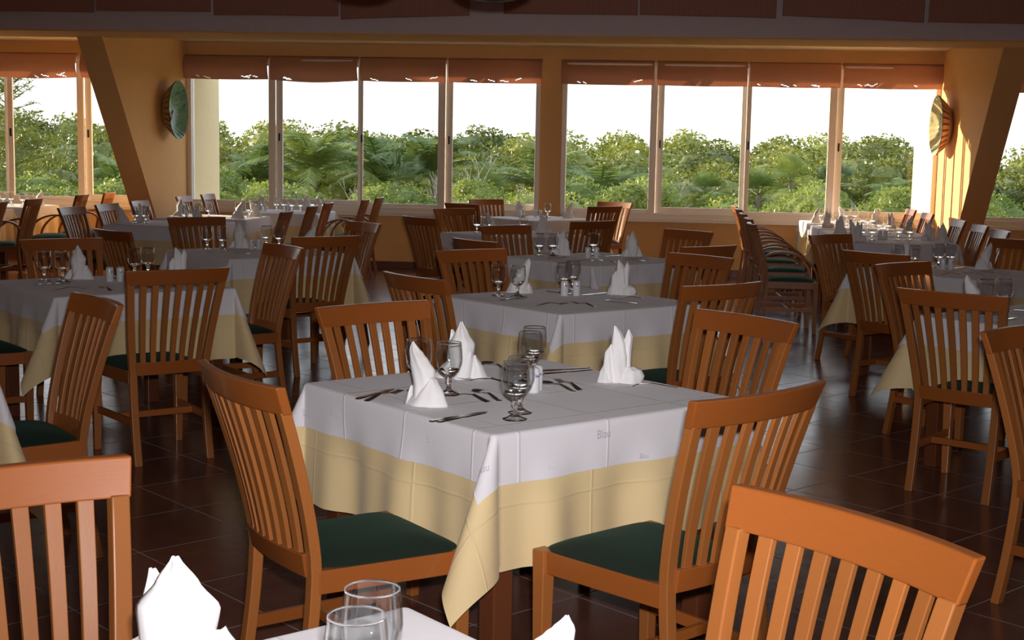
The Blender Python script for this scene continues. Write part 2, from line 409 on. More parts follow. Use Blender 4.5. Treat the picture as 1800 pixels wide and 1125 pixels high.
for i, (a, b, sl_, ho_) in enumerate(BL):
    blind('woven_blind', a, b, 0.13, ZH + 0.01, 0.29, sag=0.03 if i == 1 else 0.008, slit=sl_, holes=ho_, seed=i,
          label='rust woven window blind, ' + bdesc[i], group='pulled-up blinds over the window panes')
blind('woven_blind', -6.78, -5.66, 0.13, ZH + 0.01, 0.30, holes=5, seed=20, label='rust woven blind over the large left-room pane, left of the slanting brown pier', group='pulled-up blinds over the window panes')
blind('woven_blind', -5.60, -4.56, 0.13, ZH + 0.01, 0.30, holes=0, seed=21, label='rust woven blind partly hidden by the slanting brown pier at left', group='pulled-up blinds over the window panes')
blind('woven_blind', 5.53, 6.60, 0.13, ZH + 0.01, 0.30, holes=2, seed=22, slit=(.1, .9, .03), label='rust woven blind at the right edge, beyond the slanting right pier', group='pulled-up blinds over the window panes')
UB = [(-6.2, -4.04, 2.85, 0), (-4.02, -2.82, 2.865, 0), (-2.79, -1.50, 2.835, 0), (-1.48, -.17, 2.83, .05), (.17, 1.50, 2.875, 0), (1.52, 2.85, 2.87, -.02), (2.91, 4.27, 2.86, -.05), (4.31, 5.8, 2.83, -.02)]
udesc = ['leftmost of all, hanging lowest at the left', 'second from the left, slightly shorter', 'third from the left, beside the small pendant lamp', 'tilted, fourth from the left, left of the bare grey gap',
         'right of the bare grey gap', 'sixth from the left with a dark even edge', 'seventh from the left, sloping down to the right', 'rightmost of all, hanging lowest at the right']
for i, (a, b, zb, tl) in enumerate(UB):
    blind('woven_blind', a, b, 3.56, 3.62, 3.62 - zb, tilt=tl, sag=0.0, bulge=0.015, seed=40 + i, mat=M_BLIND2,
          label='dark woven shade high up, ' + udesc[i], group='shades hanging on the upper wall')

# pendant bowls at the top edge
def pendant(x, y, zb, r, label):
    t = thing('pendant_lamp', (x, y, zb)); tag(t, label, 'lamp', 'pendant lamps')
    mb = MB(); prof = [(0.001, 0), (r * .45, .012), (r * .8, .05), (r, .12), (r * .98, .12), (r * .78, .058), (r * .43, .022), (0.001, .012)]
    mb.lathe(prof, 40, False); mb.obj('bowl', M_DARKM, t, True)
    rd = MB()
    for k in range(3):
        a = 2 * PI * k / 3; rd.tube([(r * .97 * math.cos(a), r * .97 * math.sin(a), .12), (0, 0, .7)], .004, 6)
    rd.tube([(0, 0, .7), (0, 0, 3.7 - zb)], .006, 8); rd.obj('rod', M_DARKM, t, True)
    mb = MB(); mb.lathe([(0.001, .03), (.03, .04), (.045, .07), (.03, .1), (0.001, .11)], 16); mb.obj('bulb', M_CERAM, t, True)
pendant(-0.72, 6.6, 2.222, .21, 'dark pendant lamp bowl at the top edge, the left one')
pendant(-0.115, 6.6, 2.205, .22, 'dark pendant lamp bowl at the top edge, the right one hanging lower')

# ------------------------------------------------------------------ wall plates on the piers
def plate(name, s, t, z, side, rad, greens, label):
    root = thing(name, W(s, t, z)); tag(root, label, 'plate', 'ceramic plates on the piers')
    n = 56; prof = [(0, .015), (.35, .015), (.62, .03), (.80, .075), (.93, .125), (1.0, .15)]
    bk = [(1.0, .14), (.92, .11), (.78, .055), (.60, .0), (.30, 0.0), (0, 0.0)]
    nrm = WS * side
    def pt(r, a, d):
        rr_ = r * rad; fl = 1 + (.014 * math.cos(a * 28) if r > .75 else 0)
        return WT * (rr_ * fl * math.cos(a)) + Vector((0, 0, rr_ * fl * math.sin(a))) + nrm * (d + .02)
    def ringmesh(pf, nn=168):
        mb = MB(); vs = []; fs = []
        for r, d in pf: vs += [pt(max(r, .001), 2 * PI * j / nn, d) for j in range(nn)]
        for i in range(len(pf) - 1):
            for j in range(nn):
                k = (j + 1) % nn; fs.append((i * nn + j, i * nn + k, (i + 1) * nn + k, (i + 1) * nn + j))
        return mb.add(vs, fs)
    m, N, L, B = new_mat('painted_glaze')
    vec = coords(N, L); n1 = noise(N, L, vec, 7, 3); n2 = noise(N, L, vec, 16, 3)
    c = mixc(N, L, n1, greens[0], greens[1]); r1 = N.new('ShaderNodeValToRGB'); r1.color_ramp.elements[0].position = .56; r1.color_ramp.elements[1].position = .62
    L.new(n2, r1.inputs[0]); L.new(mixc(N, L, r1.outputs[0], c, greens[2]), B.inputs['Base Color']); B.inputs['Roughness'].default_value = .25
    ringmesh(prof).obj('dish', m, root, True)
    bo = ringmesh(bk).obj('fluted_back', simple('striped_glaze_back', greens[3], .4), root, True)
    bo.data.materials.append(simple('brown_rim_glaze', greens[4], .4))
    for i_, p_ in enumerate(bo.data.polygons): p_.material_index = 1 if (i_ // 168) in (0, 1) and (i_ % 168) % 6 < 2 else 0
    # painted bird and leaves as thin glaze relief
    def blob(mb, cx, cy, rx, ry, rot, d, th=.006, k=14):
        vs = []
        for dd in (d, d + th):
            for j in range(k):
                a = 2 * PI * j / k; x = rx * math.cos(a) * (1 if dd == d else .9); y = ry * math.sin(a) * (1 if dd == d else .9)
                X = cx + x * math.cos(rot) - y * math.sin(rot); Y = cy + x * math.sin(rot) + y * math.cos(rot)
                vs.append(WT * (X * rad) + Vector((0, 0, Y * rad)) + nrm * (dd + .02))
        mb.add(vs, [tuple(range(k))[::-1], tuple(range(k, 2 * k))] + [(j, (j + 1) % k, k + (j + 1) % k, k + j) for j in range(k)])
    b1 = MB(); blob(b1, -.05, .12, .17, .33, .3, .016); blob(b1, .1, .46, .13, .13, 0, .03); b1.obj('painted_bird', simple('cream_bird_glaze', greens[5], .3), root)
    b2 = MB(); blob(b2, .22, .22, .05, .3, -.5, .024); blob(b2, -.28, -.22, .05, .28, .6, .02); blob(b2, .05, .64, .2, .06, .5, .04); b2.obj('painted_branch', simple('dark_branch_glaze', (.06, .03, .02), .3), root)
    b3 = MB(); blob(b3, -.18, -.18, .11, .09, 0, .022); blob(b3, .2, -.12, .08, .16, .2, .024); blob(b3, -.05, -.45, .09, .08, 0, .022); b3.obj('painted_flower', simple('red_flower_glaze', (.35, .05, .05), .3), root)
plate('wall_plate', -4.247, .84, 1.95, 1, .355, [(.10, .28, .16), (.30, .45, .30), (.05, .22, .14), (.42, .30, .12), (.18, .08, .04), (.45, .55, .40)],
      'large green painted ceramic plate with a fluted rim on the left pier')
plate('wall_plate', 5.22, .62, 1.92, -1, .355, [(.55, .50, .28), (.66, .60, .36), (.30, .38, .16), (.66, .42, .28), (.30, .06, .03), (.75, .72, .60)],
      'large yellow painted ceramic plate with a striped rim on the right pier')

# ------------------------------------------------------------------ dining chair
def hw(z): return 0.198 if z < .44 else 0.198 + 0.052 * (z - .44) / .49
def by(z):   # y of the back line
    if z <= .44: return -.205 - .055 * (1 - z / .44) ** 1.6
    f = (z - .44) / .49; return -.205 - .125 * f ** 1.35
def arc(x, z): return -0.034 * (1 - min(1, (x / hw(z)) ** 2)) * min(1, max(0, (z - .36) / .12))
def strip(mb, xf, w0, w1, th, z0, z1, n=10, use_arc=True, rot=True):
    rings = []
    for i in range(n + 1):
        z = z0 + (z1 - z0) * i / n; x = xf(z); w_ = w0 + (w1 - w0) * i / n
        y = by(z) + (arc(x, z) if use_arc else 0)
        k = 0.068 * x / max(hw(z), .1) ** 2 if use_arc else 0; k = max(-.3, min(.3, k))
        dy = lambda dx: dx * k
        rings.append([(x - w_ / 2, y - th / 2 + dy(-w_ / 2), z), (x + w_ / 2, y - th / 2 + dy(w_ / 2), z), (x + w_ / 2, y + th / 2 + dy(w_ / 2), z), (x - w_ / 2, y + th / 2 + dy(-w_ / 2), z)])
    mb.sweep(rings)
def rail(mb, z0, z1, inset0, inset1, th, n=16, yo=0):
    rings = []
    for i in range(n + 1):
        f = -1 + 2 * i / n; r = []
        for z, dy, ins in ((z0, -th / 2, inset0), (z0, th / 2, inset0), (z1, th / 2, inset1), (z1, -th / 2, inset1)):
            x = f * (hw(z) + ins); r.append((x, by(z) + arc(x * hw(z) / (hw(z) + abs(ins) + 1e-6), z) + dy + yo, z))
        rings.append(r)
    mb.sweep(rings)
def make_chair(name, label, arms=False):
    t = thing(name); tag(t, label, 'chair')
    for s in (-1, 1):
        mb = MB(); strip(mb, lambda z: s * (hw(z) - .018), .036, .034, .030, 0, .868, 18, False); mb.obj('rear_leg', M_WOODV, t, bev=.003)
        mb = MB(); x = s * .212
        mb.hexa([(x - .016, .194, 0), (x + .016, .194, 0), (x + .016, .226, 0), (x - .016, .226, 0), (x - .022, .186, .448), (x + .022, .186, .448), (x + .022, .230, .448), (x - .022, .230, .448)])
        mb.obj('front_leg', M_WOODV, t, bev=.003)
        mb = MB(); y0, y1 = -.20, .19
        mb.hexa([(s * .176, y0, .385), (s * .200, y0, .385), (s * .222, y1, .385), (s * .198, y1, .385), (s * .176, y0, .446), (s * .200, y0, .446), (s * .222, y1, .446), (s * .198, y1, .446)])
        mb.obj('side_apron', M_WOODH, t, bev=.002)
        mb = MB(); mb.hexa([(s * .178, -.235, .185), (s * .194, -.235, .185), (s * .216, .20, .185), (s * .200, .20, .185), (s * .178, -.235, .220), (s * .194, -.235, .220), (s * .216, .20, .220), (s * .200, .20, .220)])
        mb.obj('side_stretcher', M_WOODH, t, bev=.002)
    mb = MB(); mb.box(-.195, .195, .196, .220, .385, .446); mb.obj('front_apron', M_WOODH, t, bev=.002)
    mb = MB(); mb.box(-.188, .188, -.030, -.012, .187, .218); mb.obj('cross_stretcher', M_WOODH, t, bev=.002)
    mb = MB(); rail(mb, .425, .488, -.030, -.030, .020); mb.obj('lower_back_rail', M_WOODH, t, bev=.002)
    mb = MB(); rail(mb, .862, .934, .002, .006, .026, 20, 0.002); o = mb.obj('crest_rail', M_WOODH, t, bev=.004)
    for k in range(7):
        f = (k - 3) / 4.0
        mb = MB(); strip(mb, lambda z: f * (hw(z) - .018), .024, .029, .013, .484, .866, 10); mb.obj('back_slat', M_WOODV, t, bev=.0018)
    # seat pad: rounded trapezoid with a soft dome
    n = 22; vs = []; fs = []
    def edge(u_, v_):
        yy = -.192 + .412 * (v_ + 1) / 2; ww = .172 + .022 * (v_ + 1) / 2
        m_ = max(abs(u_), abs(v_)); rr_ = (abs(u_) ** 7 + abs(v_) ** 7) ** (1 / 7.0); k = m_ / rr_ if rr_ > 0 else 1
        return ww * 1.13 * u_ * k, .014 + .212 * v_ * k
    for j in range(n + 1):
        for i in range(n + 1):
            u_, v_ = -1 + 2 * i / n, -1 + 2 * j / n
            x, y = edge(u_, v_); m_ = max(abs(u_), abs(v_)); h_ = .022 * (1 - m_ ** 5) + .012 * (1 - m_ ** 2)
            vs.append((x, y, .449 + h_))
    for j in range(n):
        for i in range(n): q = j * (n + 1) + i; fs.append((q, q + 1, q + n + 2, q + n + 1))
    ring = [i for i in range(n + 1)] + [(j + 1) * (n + 1) - 1 for j in range(1, n + 1)] + [n * (n + 1) + i for i in range(n - 1, -1, -1)] + [j * (n + 1) for j in range(n - 1, 0, -1)]
    base = len(vs); vs += [(vs[i][0], vs[i][1], .430) for i in ring]; k = len(ring)
    fs += [(ring[i], base + i, base + (i + 1) % k, ring[(i + 1) % k]) for i in range(k)] + [tuple(base + i for i in range(k))]
    mb = MB(); mb.add(vs, fs); so = mb.obj('seat', M_SEATLIT if arms else M_SEAT, t); smooth_by_angle(so, 50); tag(so, 'green upholstered seat with window light in its colour' if arms else 'dark green upholstered seat')
    if arms:
        for s in (-1, 1):
            pts = []; 
            for i in range(19):
                f = i / 18; a = PI * (.02 + .96 * f)
                y = -.245 + .235 * (1 - math.cos(min(a, PI) )) ; z = .62 + .115 * math.sin(a) - .19 * f ** 2.2
                pts.append((s * (.235 + .035 * math.sin(PI * f)), y, z))
            rings = []
            for i, p in enumerate(pts):
                a_ = Vector(pts[max(i - 1, 0)]); b_ = Vector(pts[min(i + 1, 18)]); d = (b_ - a_).normalized(); nn = Vector((1, 0, 0)).cross(d).normalized()
                P = Vector(p); X = Vector((.018, 0, 0)); rings.append([P - X - nn * .010, P + X - nn * .010, P + X + nn * .010, P - X + nn * .010])
            mb = MB(); mb.sweep(rings); mb.obj('armrest', M_WOODV, t, bev=.003)
    return remember(t)

# ------------------------------------------------------------------ table, cloths
def make_table(label):
    t = thing('dining_table'); tag(t, label, 'table')
    mb = MB(); mb.box(-.485, .485, -.485, .485, .715, .742); mb.obj('tabletop', M_TLEG, t, bev=.003)
    mb = MB()
    for a in (-1, 1):
        mb.box(-.40, .40, a * .395 - .011, a * .395 + .011, .63, .715); mb.box(a * .395 - .011, a * .395 + .011, -.384, .384, .63, .715)
    mb.obj('apron', M_TLEG, t)
    for a in (-1, 1):
        for b in (-1, 1):
            mb = MB(); mb.box(a * .41 - .034, a * .41 + .034, b * .41 - .034, b * .41 + .034, 0, .715); mb.obj('leg', M_TLEG, t, bev=.004)
    return remember(t)
def ripple(sv, a, ph):
    return (0.020 * math.sin(sv * 13 + ph) + 0.009 * math.sin(sv * 31 + 2 * ph)) * min(1, a / .22) * a / .22 if a < .22 else (0.020 * math.sin(sv * 13 + ph) + 0.009 * math.sin(sv * 31 + 2 * ph)) * (1 + (a - .22) * 1.2)
def drape(p, q, h, d, lift, ph, bias, uneven):
    """position of cloth point (p, q) lying over a square table top of half width h"""
    a = max(abs(p) - h, 0); b = max(abs(q) - h, 0); sp = 1 if p > 0 else -1; sq = 1 if q > 0 else -1
    ztop = .7455 + lift
    cr_ = .012
    def rnd_(x):   # rounded edge: returns outward, down
        L_ = cr_ * PI / 2
        if x < L_: t_ = x / cr_; return cr_ * math.sin(t_), cr_ * (1 - math.cos(t_))
        return cr_, cr_ + (x - L_)
    hi = h - cr_
    a = max(abs(p) - hi, 0); b = max(abs(q) - hi, 0)
    if a == 0 and b == 0:
        return (p, q, ztop + .0008 * math.sin(p * 9 + ph) * math.sin(q * 8))
    fl = .035
    if b == 0 or a == 0:
        x = a if b == 0 else b; sv = q if b == 0 else p; sid = (0 if p > 0 else 1) if b == 0 else (2 if q > 0 else 3)
        o_, dn = rnd_(x); win = max(0, min(1, (hi - abs(sv)) / .18)); win = win * win * (3 - 2 * win)
        out = o_ + fl * max(0, dn - cr_) + ripple(sv, dn, ph + sid * 1.7) * win + lift
        dn *= 1 - .0 * win
        if b == 0: return (sp * (hi + out), q, ztop - dn)
        return (p, sq * (hi + out), ztop - dn)
    r = math.hypot(a, b); phi = math.atan2(b, a); o_, dn = rnd_(r); e = o_ + fl * max(0, dn - cr_) + lift
    s2 = math.sin(2 * phi); D = .36 * max(0, dn - .01) * s2 ** 1.2
    bi = bias[(0 if p > 0 else 1) + (0 if q > 0 else 2)]
    lat = -.13 * dn * math.sin(4 * phi) + bi * dn * s2
    ux, uy = 1 / math.sqrt(2), 1 / math.sqrt(2)
    X = e * math.cos(phi) + D * ux - lat * uy; Y = e * math.sin(phi) + D * uy + lat * ux
    return (sp * (hi + X), sq * (hi + Y), ztop - dn * math.sqrt(max(.2, 1 - .22 * s2 * s2 - bi * bi)))
def cloth_mesh(name, h, d, lift, mat, ph=0.0, bias=(.1, .1, .1, .1), res=96, hem=True):
    S_ = h + d; vs = []; fs = []; uv = []
    ticks = []
    for i in range(res + 1):
        x = -S_ + 2 * S_ * i / res; ticks.append(x)
    for extra in (h - .012, h - .006, h): ticks += [extra, -extra]
    ticks = sorted(set(round(t_, 5) for t_ in ticks)); n = len(ticks)
    for q in ticks:
        for p in ticks: vs.append(drape(p, q, h, d, lift, ph, bias, 0)); uv.append((p, q))
    for j in range(n - 1):
        for i in range(n - 1): k = j * n + i; fs.append((k, k + 1, k + n + 1, k + n))
    me = bpy.data.meshes.new(name); me.from_pydata(vs, [], fs); ul = me.uv_layers.new(name='UVMap')
    for p in me.polygons:
        p.use_smooth = True
        for li in p.loop_indices: ul.data[li].uv = uv[me.loops[li].vertex_index]
    me.materials.append(mat); return me

# ------------------------------------------------------------------ tableware
def make_goblet():
    t = thing('water_goblet'); tag(t, 'goblet', 'glass')
    out = [(0.0005, 0), (.034, 0), (.036, .0015), (.035, .004), (.022, .008), (.010, .016), (.0065, .026), (.0065, .036), (.0105, .044), (.0075, .052), (.010, .058),
           (.022, .066), (.034, .080), (.0405, .098), (.0420, .116), (.0405, .138), (.0380, .162), (.0376, .165)]
    inn = [(.0366, .165), (.0364, .162), (.0390, .138), (.0404, .116), (.0388, .099), (.0325, .082), (.0205, .070), (.008, .064), (.0005, .063)]
    mb = MB(); mb.lathe(out + inn, 40); o = mb.obj('bowl_and_stem', M_GLASS, t, True, weld=True); o.data.materials.append(M_BOWL)
    for p_ in o.data.polygons: p_.material_index = 1 if p_.center.z > .074 and p_.center.z < .1625 else 0
    return remember(t)
def make_goblet_single():
    t = make_goblet(); ch = kids(t)[0]; ch.parent = None; bpy.data.objects.remove(t); TREE.pop('water_goblet', None); ch.name = 'water_goblet'; tag(ch, 'goblet', 'glass'); return ch
def make_shaker():
    t = thing('salt_shaker'); tag(t, 'shaker', 'shaker')
    mb = MB(); mb.lathe([(0.0005, 0), (.0195, 0), (.0205, .002), (.0205, .070), (.0185, .077), (.010, .081), (.0005, .082)], 28); mb.obj('body', M_CERAM, t, True, weld=True)
    mb = MB()
    for k in range(5): mb.tube([(.007 * math.cos(k * 1.257), .007 * math.sin(k * 1.257), .0795), (.007 * math.cos(k * 1.257), .007 * math.sin(k * 1.257), .0822)], .0013, 6)
    mb.obj('pour_holes', M_BLACK, t)
    mb = MB()   # small printed wordmark, a row of blue strokes on the curve
    for k in range(4):
        a = -PI / 2 - .30 + k * .20
        p = [Vector((.0209 * math.cos(a + da), .0209 * math.sin(a + da), .050 + dz)) for da, dz in ((0, 0), (.12, 0), (.12, .006 + .004 * (k == 0)), (0, .006 + .004 * (k == 0)))]
        q = [Vector((x.x * .975, x.y * .975, x.z)) for x in p]; mb.hexa(q + p)
    mb.obj('blue_mark', M_BLUE, t)
    return remember(t)
def lerp_tab(tab, z):
    for (z0, v0), (z1, v1) in zip(tab, tab[1:]):
        if z <= z1: f = (z - z0) / (z1 - z0); f = f * f * (3 - 2 * f) * .5 + f * .5; return v0 + (v1 - v0) * f
    return tab[-1][1]
def napkin_mesh(kind, mir=1):
    """a linen napkin folded to stand: lens shaped rolled peaks, crossing folds and wings resting on the cloth"""
    mb = MB()
    def tube_(xl, xr, H, depth, yo=0, fold=.003, nz=22, nx=14, lean=0.0, z0=0):
        vs = []; m_ = 2 * nx
        for j in range(nz + 1):
            z = H * j / nz; a = lerp_tab(xl, z); b = lerp_tab(xr, z); dp = depth * min(1, max(.04, (b - a) / .07)) * (1 - .35 * z / H)
            for i in range(m_):
                f = i / nx if i < nx else 2 - i / nx; sg = -1 if i < nx else .8
                y = sg * dp * math.sin(PI * min(1, max(0, f))) ** .75 + yo + lean * (z / H) ** 2 + fold * math.sin(f * 11 + z * 30) * math.sin(PI * f)
                vs.append((mir * (a + (b - a) * f), y, z0 + z))
        fs = [(j * m_ + i, j * m_ + (i + 1) % m_, (j + 1) * m_ + (i + 1) % m_, (j + 1) * m_ + i) for j in range(nz) for i in range(m_)] + [tuple(nz * m_ + i for i in range(m_))]
        mb.add(vs, fs)
    def flap(xl, xr, H, bul, yo, n=16, m_=10, rip=.002):
        vs = []
        for lay in (0, 1):
            for j in range(m_ + 1):
                z = H * j / m_; a = lerp_tab(xl, z); b = lerp_tab(xr, z)
                for i in range(n + 1):
                    f = i / n; vs.append((mir * (a + (b - a) * f), yo - bul * math.sin(PI * f) ** .8 * (1 - .5 * z / H) + lay * .0022 + rip * math.sin(f * 14) + .012 * z / H, z + .0006))
        k = (n + 1) * (m_ + 1); fs = []
        for lay in (0, 1): fs += [(lay * k + j * (n + 1) + i, lay * k + j * (n + 1) + i + 1, lay * k + (j + 1) * (n + 1) + i + 1, lay * k + (j + 1) * (n + 1) + i) for j in range(m_) for i in range(n)]
        ring = [i for i in range(n + 1)] + [j * (n + 1) + n for j in range(1, m_ + 1)] + [m_ * (n + 1) + i for i in range(n - 1, -1, -1)] + [j * (n + 1) for j in range(m_ - 1, 0, -1)]
        fs += [(ring[i], ring[(i + 1) % len(ring)], k + ring[(i + 1) % len(ring)], k + ring[i]) for i in range(len(ring))]
        mb.add(vs, fs)
    if kind == 0:      # tall roll leaning to one side with one long slope
        tube_([(0, -.040), (.06, -.032), (.12, -.043), (.165, -.046), (.188, -.036)], [(0, .036), (.05, .038), (.105, .040), (.135, .018), (.165, -.012), (.188, -.031)], .188, .034)
        tube_([(0, -.030), (.10, -.035), (.172, -.034)], [(0, .030), (.10, .034), (.15, .0), (.172, -.022)], .172, .022, .008)
        flap([(0, -.055), (.03, -.028), (.085, .028)], [(0, .088), (.04, .072), (.075, .050), (.085, .040)], .085, .034, -.016)
        flap([(0, -.060), (.03, -.052), (.055, -.040)], [(0, -.010), (.055, -.034)], .055, .020, -.006)
        tube_([(0, .020), (.03, .024), (.062, .040)], [(0, .082), (.03, .070), (.062, .050)], .062, .020, .006)
    elif kind == 1:    # broad symmetric peak, small twin peak behind, wings to both sides
        tube_([(0, -.038), (.05, -.040), (.11, -.044), (.15, -.022), (.190, -.004)], [(0, .038), (.05, .040), (.115, .048), (.15, .026), (.190, .004)], .190, .036)
        tube_([(0, -.050), (.10, -.046), (.160, -.036)], [(0, .0), (.12, -.005), (.160, -.028)], .160, .016, .022)
        flap([(0, -.095), (.03, -.072), (.068, -.034)], [(0, -.020), (.068, -.026)], .068, .022, -.002)
        flap([(0, .012), (.03, .020), (.078, .040)], [(0, .092), (.03, .078), (.078, .050)], .078, .026, -.004)
        flap([(0, -.042), (.05, -.020), (.095, .022)], [(0, .044), (.06, .046), (.095, .040)], .095, .040, -.012)
    else:              # two peaks side by side, thick rolled wing
        tube_([(0, -.030), (.06, -.034), (.13, -.020), (.188, -.012)], [(0, .040), (.08, .042), (.13, .034), (.160, .020), (.188, -.006)], .188, .034)
        tube_([(0, -.005), (.10, .004), (.150, .026), (.176, .036)], [(0, .048), (.10, .052), (.150, .054), (.176, .040)], .176, .024, -.006)
        tube_([(0, -.052), (.05, -.050), (.10, -.046), (.128, -.026)], [(0, .0), (.10, -.008), (.128, -.020)], .128, .022, -.008)
        tube_([(0, -.010), (.025, .0), (.052, .022)], [(0, .088), (.02, .096), (.040, .086), (.052, .060)], .052, .036, -.018)
        flap([(0, -.070), (.03, -.060), (.060, -.044)], [(0, -.012), (.060, -.030)], .060, .024, -.008)
    return mb.mesh('folded_napkin', M_NAP, True)
NAPM = [napkin_mesh(0), napkin_mesh(1), napkin_mesh(2), napkin_mesh(0, -1), napkin_mesh(2, -1)]

def flat_outline(mb, prof, zf, th=.0022):
    """prof: (x, half width), zf(x) height; a curved flat bar"""
    rings = []
    for x, w_ in prof:
        z = zf(x); rings.append([(x, -w_, z), (x, w_, z), (x, w_ * .8, z + th), (x, -w_ * .8, z + th)])
    mb.sweep(rings)
def make_cutlery():
    zf = lambda x: .001 + .012 * max(0, math.sin(PI * max(0, min(1, (x - .02) / .13)))) 
    out = {}
    mb = MB(); flat_outline(mb, [(0, .006), (.005, .009), (.03, .0095), (.085, .007), (.10, .005), (.104, .0075), (.115, .0095), (.17, .0098), (.195, .007), (.208, .002)], lambda x: .0012, .003)
    k = mb.obj('table_knife', M_STEEL); tag(k, 'knife', 'knife'); out['knife'] = k
    mb = MB(); flat_outline(mb, [(0, .006), (.006, .0105), (.03, .0095), (.08, .0045), (.125, .003), (.137, .006), (.146, .0115), (.150, .0120)], zf)
    for i in range(4):
        y = -.0096 + i * .0064
        mb.hexa([(.149, y - .002, .002), (.149, y + .002, .002), (.196, y + .0012, .0065), (.196, y - .0012, .0065), (.149, y - .002, .0042), (.149, y + .002, .0042), (.196, y + .0012, .008), (.196, y - .0012, .008)])
    k = mb.obj('table_fork', M_STEEL); tag(k, 'fork', 'fork'); out['fork'] = k
    mb = MB(); flat_outline(mb, [(0, .005), (.006, .0095), (.03, .0085), (.08, .0042), (.125, .003)], zf)
    vs = []; fs = []; n = 20; m_ = 6
    for lay, dz in ((0, 0), (1, .0018)):
        for j in range(m_ + 1):
            f = j / m_
            for i in range(n): a = 2 * PI * i / n; vs.append((.153 + .030 * f * math.cos(a), .0195 * f * math.sin(a) * (1 + .1 * math.cos(a)), .001 + .007 * f * f + dz))
    for lay in range(2):
        o_ = lay * (m_ + 1) * n
        for j in range(m_):
            for i in range(n): q = (i + 1) % n; fs.append((o_ + j * n + i, o_ + j * n + q, o_ + (j + 1) * n + q, o_ + (j + 1) * n + i))
    o2 = (m_ + 1) * n; fs += [(m_ * n + i, m_ * n + (i + 1) % n, o2 + m_ * n + (i + 1) % n, o2 + m_ * n + i) for i in range(n)]
    mb.add(vs, fs); k = mb.obj('dessert_spoon', M_STEEL, None, True); tag(k, 'spoon', 'spoon'); out['spoon'] = k
    return out

# ------------------------------------------------------------------ garden outside
gb = MB(); gb.hexa([(-60, 17.9, -1.35), (60, 15.0, -1.35), (90, 130, -1.35), (-90, 130, -1.35), (-60, 17.9, -1.2), (60, 15.0, -1.2), (90, 130, -1.2), (-90, 130, -1.2)])
struct(gb.obj('ground', simple('dry_garden_soil', (.22, .22, .10), .95, 0, 2, .4)))
def leaf_mat(name, dark, light, trans=.22):
    m, N, L, B = new_mat(name)
    vec = coords(N, L); n1 = noise(N, L, vec, 1.6, 3); n2 = noise(N, L, vec, 9, 2)
    oi = N.new('ShaderNodeObjectInfo'); a = N.new('ShaderNodeMath'); a.operation = 'MULTIPLY_ADD'; a.inputs[1].default_value = .45
    L.new(oi.outputs['Random'], a.inputs[0]); s = N.new('ShaderNodeMath'); s.operation = 'MULTIPLY_ADD'; s.inputs[1].default_value = .9; s.inputs[2].default_value = -.2
    L.new(n1, s.inputs[0]); L.new(s.outputs[0], a.inputs[2]); cl = N.new('ShaderNodeClamp'); L.new(a.outputs[0], cl.inputs[0])
    c = mixc(N, L, cl.outputs[0], dark, light); c = mixc(N, L, n2, dark, c); c = mixc(N, L, .5, c, mixc(N, L, cl.outputs[0], dark, light))
    L.new(c, B.inputs['Base Color']); B.inputs['Roughness'].default_value = .45
    t = N.new('ShaderNodeBsdfTranslucent'); L.new(c, t.inputs[0]); ms = N.new('ShaderNodeMixShader'); ms.inputs[0].default_value = trans
    L.new(B.outputs[0], ms.inputs[1]); L.new(t.outputs[0], ms.inputs[2]); L.new(ms.outputs[0], N['Material Output'].inputs[0]); return m
M_LEAF = leaf_mat('broad_tree_leaves', (.024, .050, .008), (.46, .46, .055))
M_BUSHL = leaf_mat('bright_shrub_leaves', (.10, .16, .025), (.46, .50, .10), .4)
M_PALM = leaf_mat('palm_leaves', (.05, .10, .02), (.34, .40, .09), .3)
M_PBARK = simple('dark_palm_bark', (.16, .12, .08), .9, 0, 20, .3)
M_BARK = simple('grey_bark', (.42, .36, .28), .9, 0, 20, .2)
def crown_mesh(name, seed, n, rx, rz_, lf, mat, lobes=9, up=.0):
    rnd = random.Random(seed); mb = MB(); L_ = []
    for i in range(lobes):
        a = rnd.uniform(0, 2 * PI); q = rnd.uniform(0, .62)
        L_.append((rx * q * math.cos(a), rx * q * math.sin(a), rz_ * rnd.uniform(-.35, .55) * (1 - q * .6), rx * rnd.uniform(.28, .50)))
    for (cx, cy, cz, r) in L_:
        vs = []; k = 8
        for j in range(6):
            th = PI * j / 5; 
            for i in range(k): a = 2 * PI * i / k; q = r * .72; vs.append((cx + q * math.sin(th) * math.cos(a), cy + q * math.sin(th) * math.sin(a), cz + q * .8 * math.cos(th)))
        mb.add(vs, [(j * k + i, j * k + (i + 1) % k, (j + 1) * k + (i + 1) % k, (j + 1) * k + i) for j in range(5) for i in range(k)])
    vs = []; fs = []
    for i in range(n):
        cx, cy, cz, r = rnd.choice(L_)
        d = Vector((rnd.gauss(0, 1), rnd.gauss(0, 1), rnd.gauss(0.25, 1))).normalized()
        p = Vector((cx, cy, cz)) + Vector((d.x, d.y, d.z * .85)) * r * rnd.uniform(.74, 1.04)
        a = Vector((rnd.gauss(0, 1), rnd.gauss(0, 1), rnd.gauss(0, .7) + up)).normalized(); b = a.cross(Vector((rnd.gauss(0, 1), rnd.gauss(0, 1), rnd.gauss(0, 1)))).normalized()
        l_ = lf * rnd.uniform(.6, 1.3); o = len(vs)
        vs += [p - a * l_ * .5, p + b * l_ * .24, p + a * l_ * .5, p - b * l_ * .24]; fs.append((o, o + 1, o + 2, o + 3))
    mb.add(vs, fs)
    me = bpy.data.meshes.new(name); me.from_pydata(mb.v, [], mb.f); me.materials.append(mat); return me
def zmax(me): zs = sorted(v.co.z for v in me.vertices); return zs[int(len(zs) * .993)]
TREEM = [crown_mesh('tree_crown', s, 10500, 2.3, 1.9, .13, M_LEAF, 15) for s in (3, 8, 14, 21)]
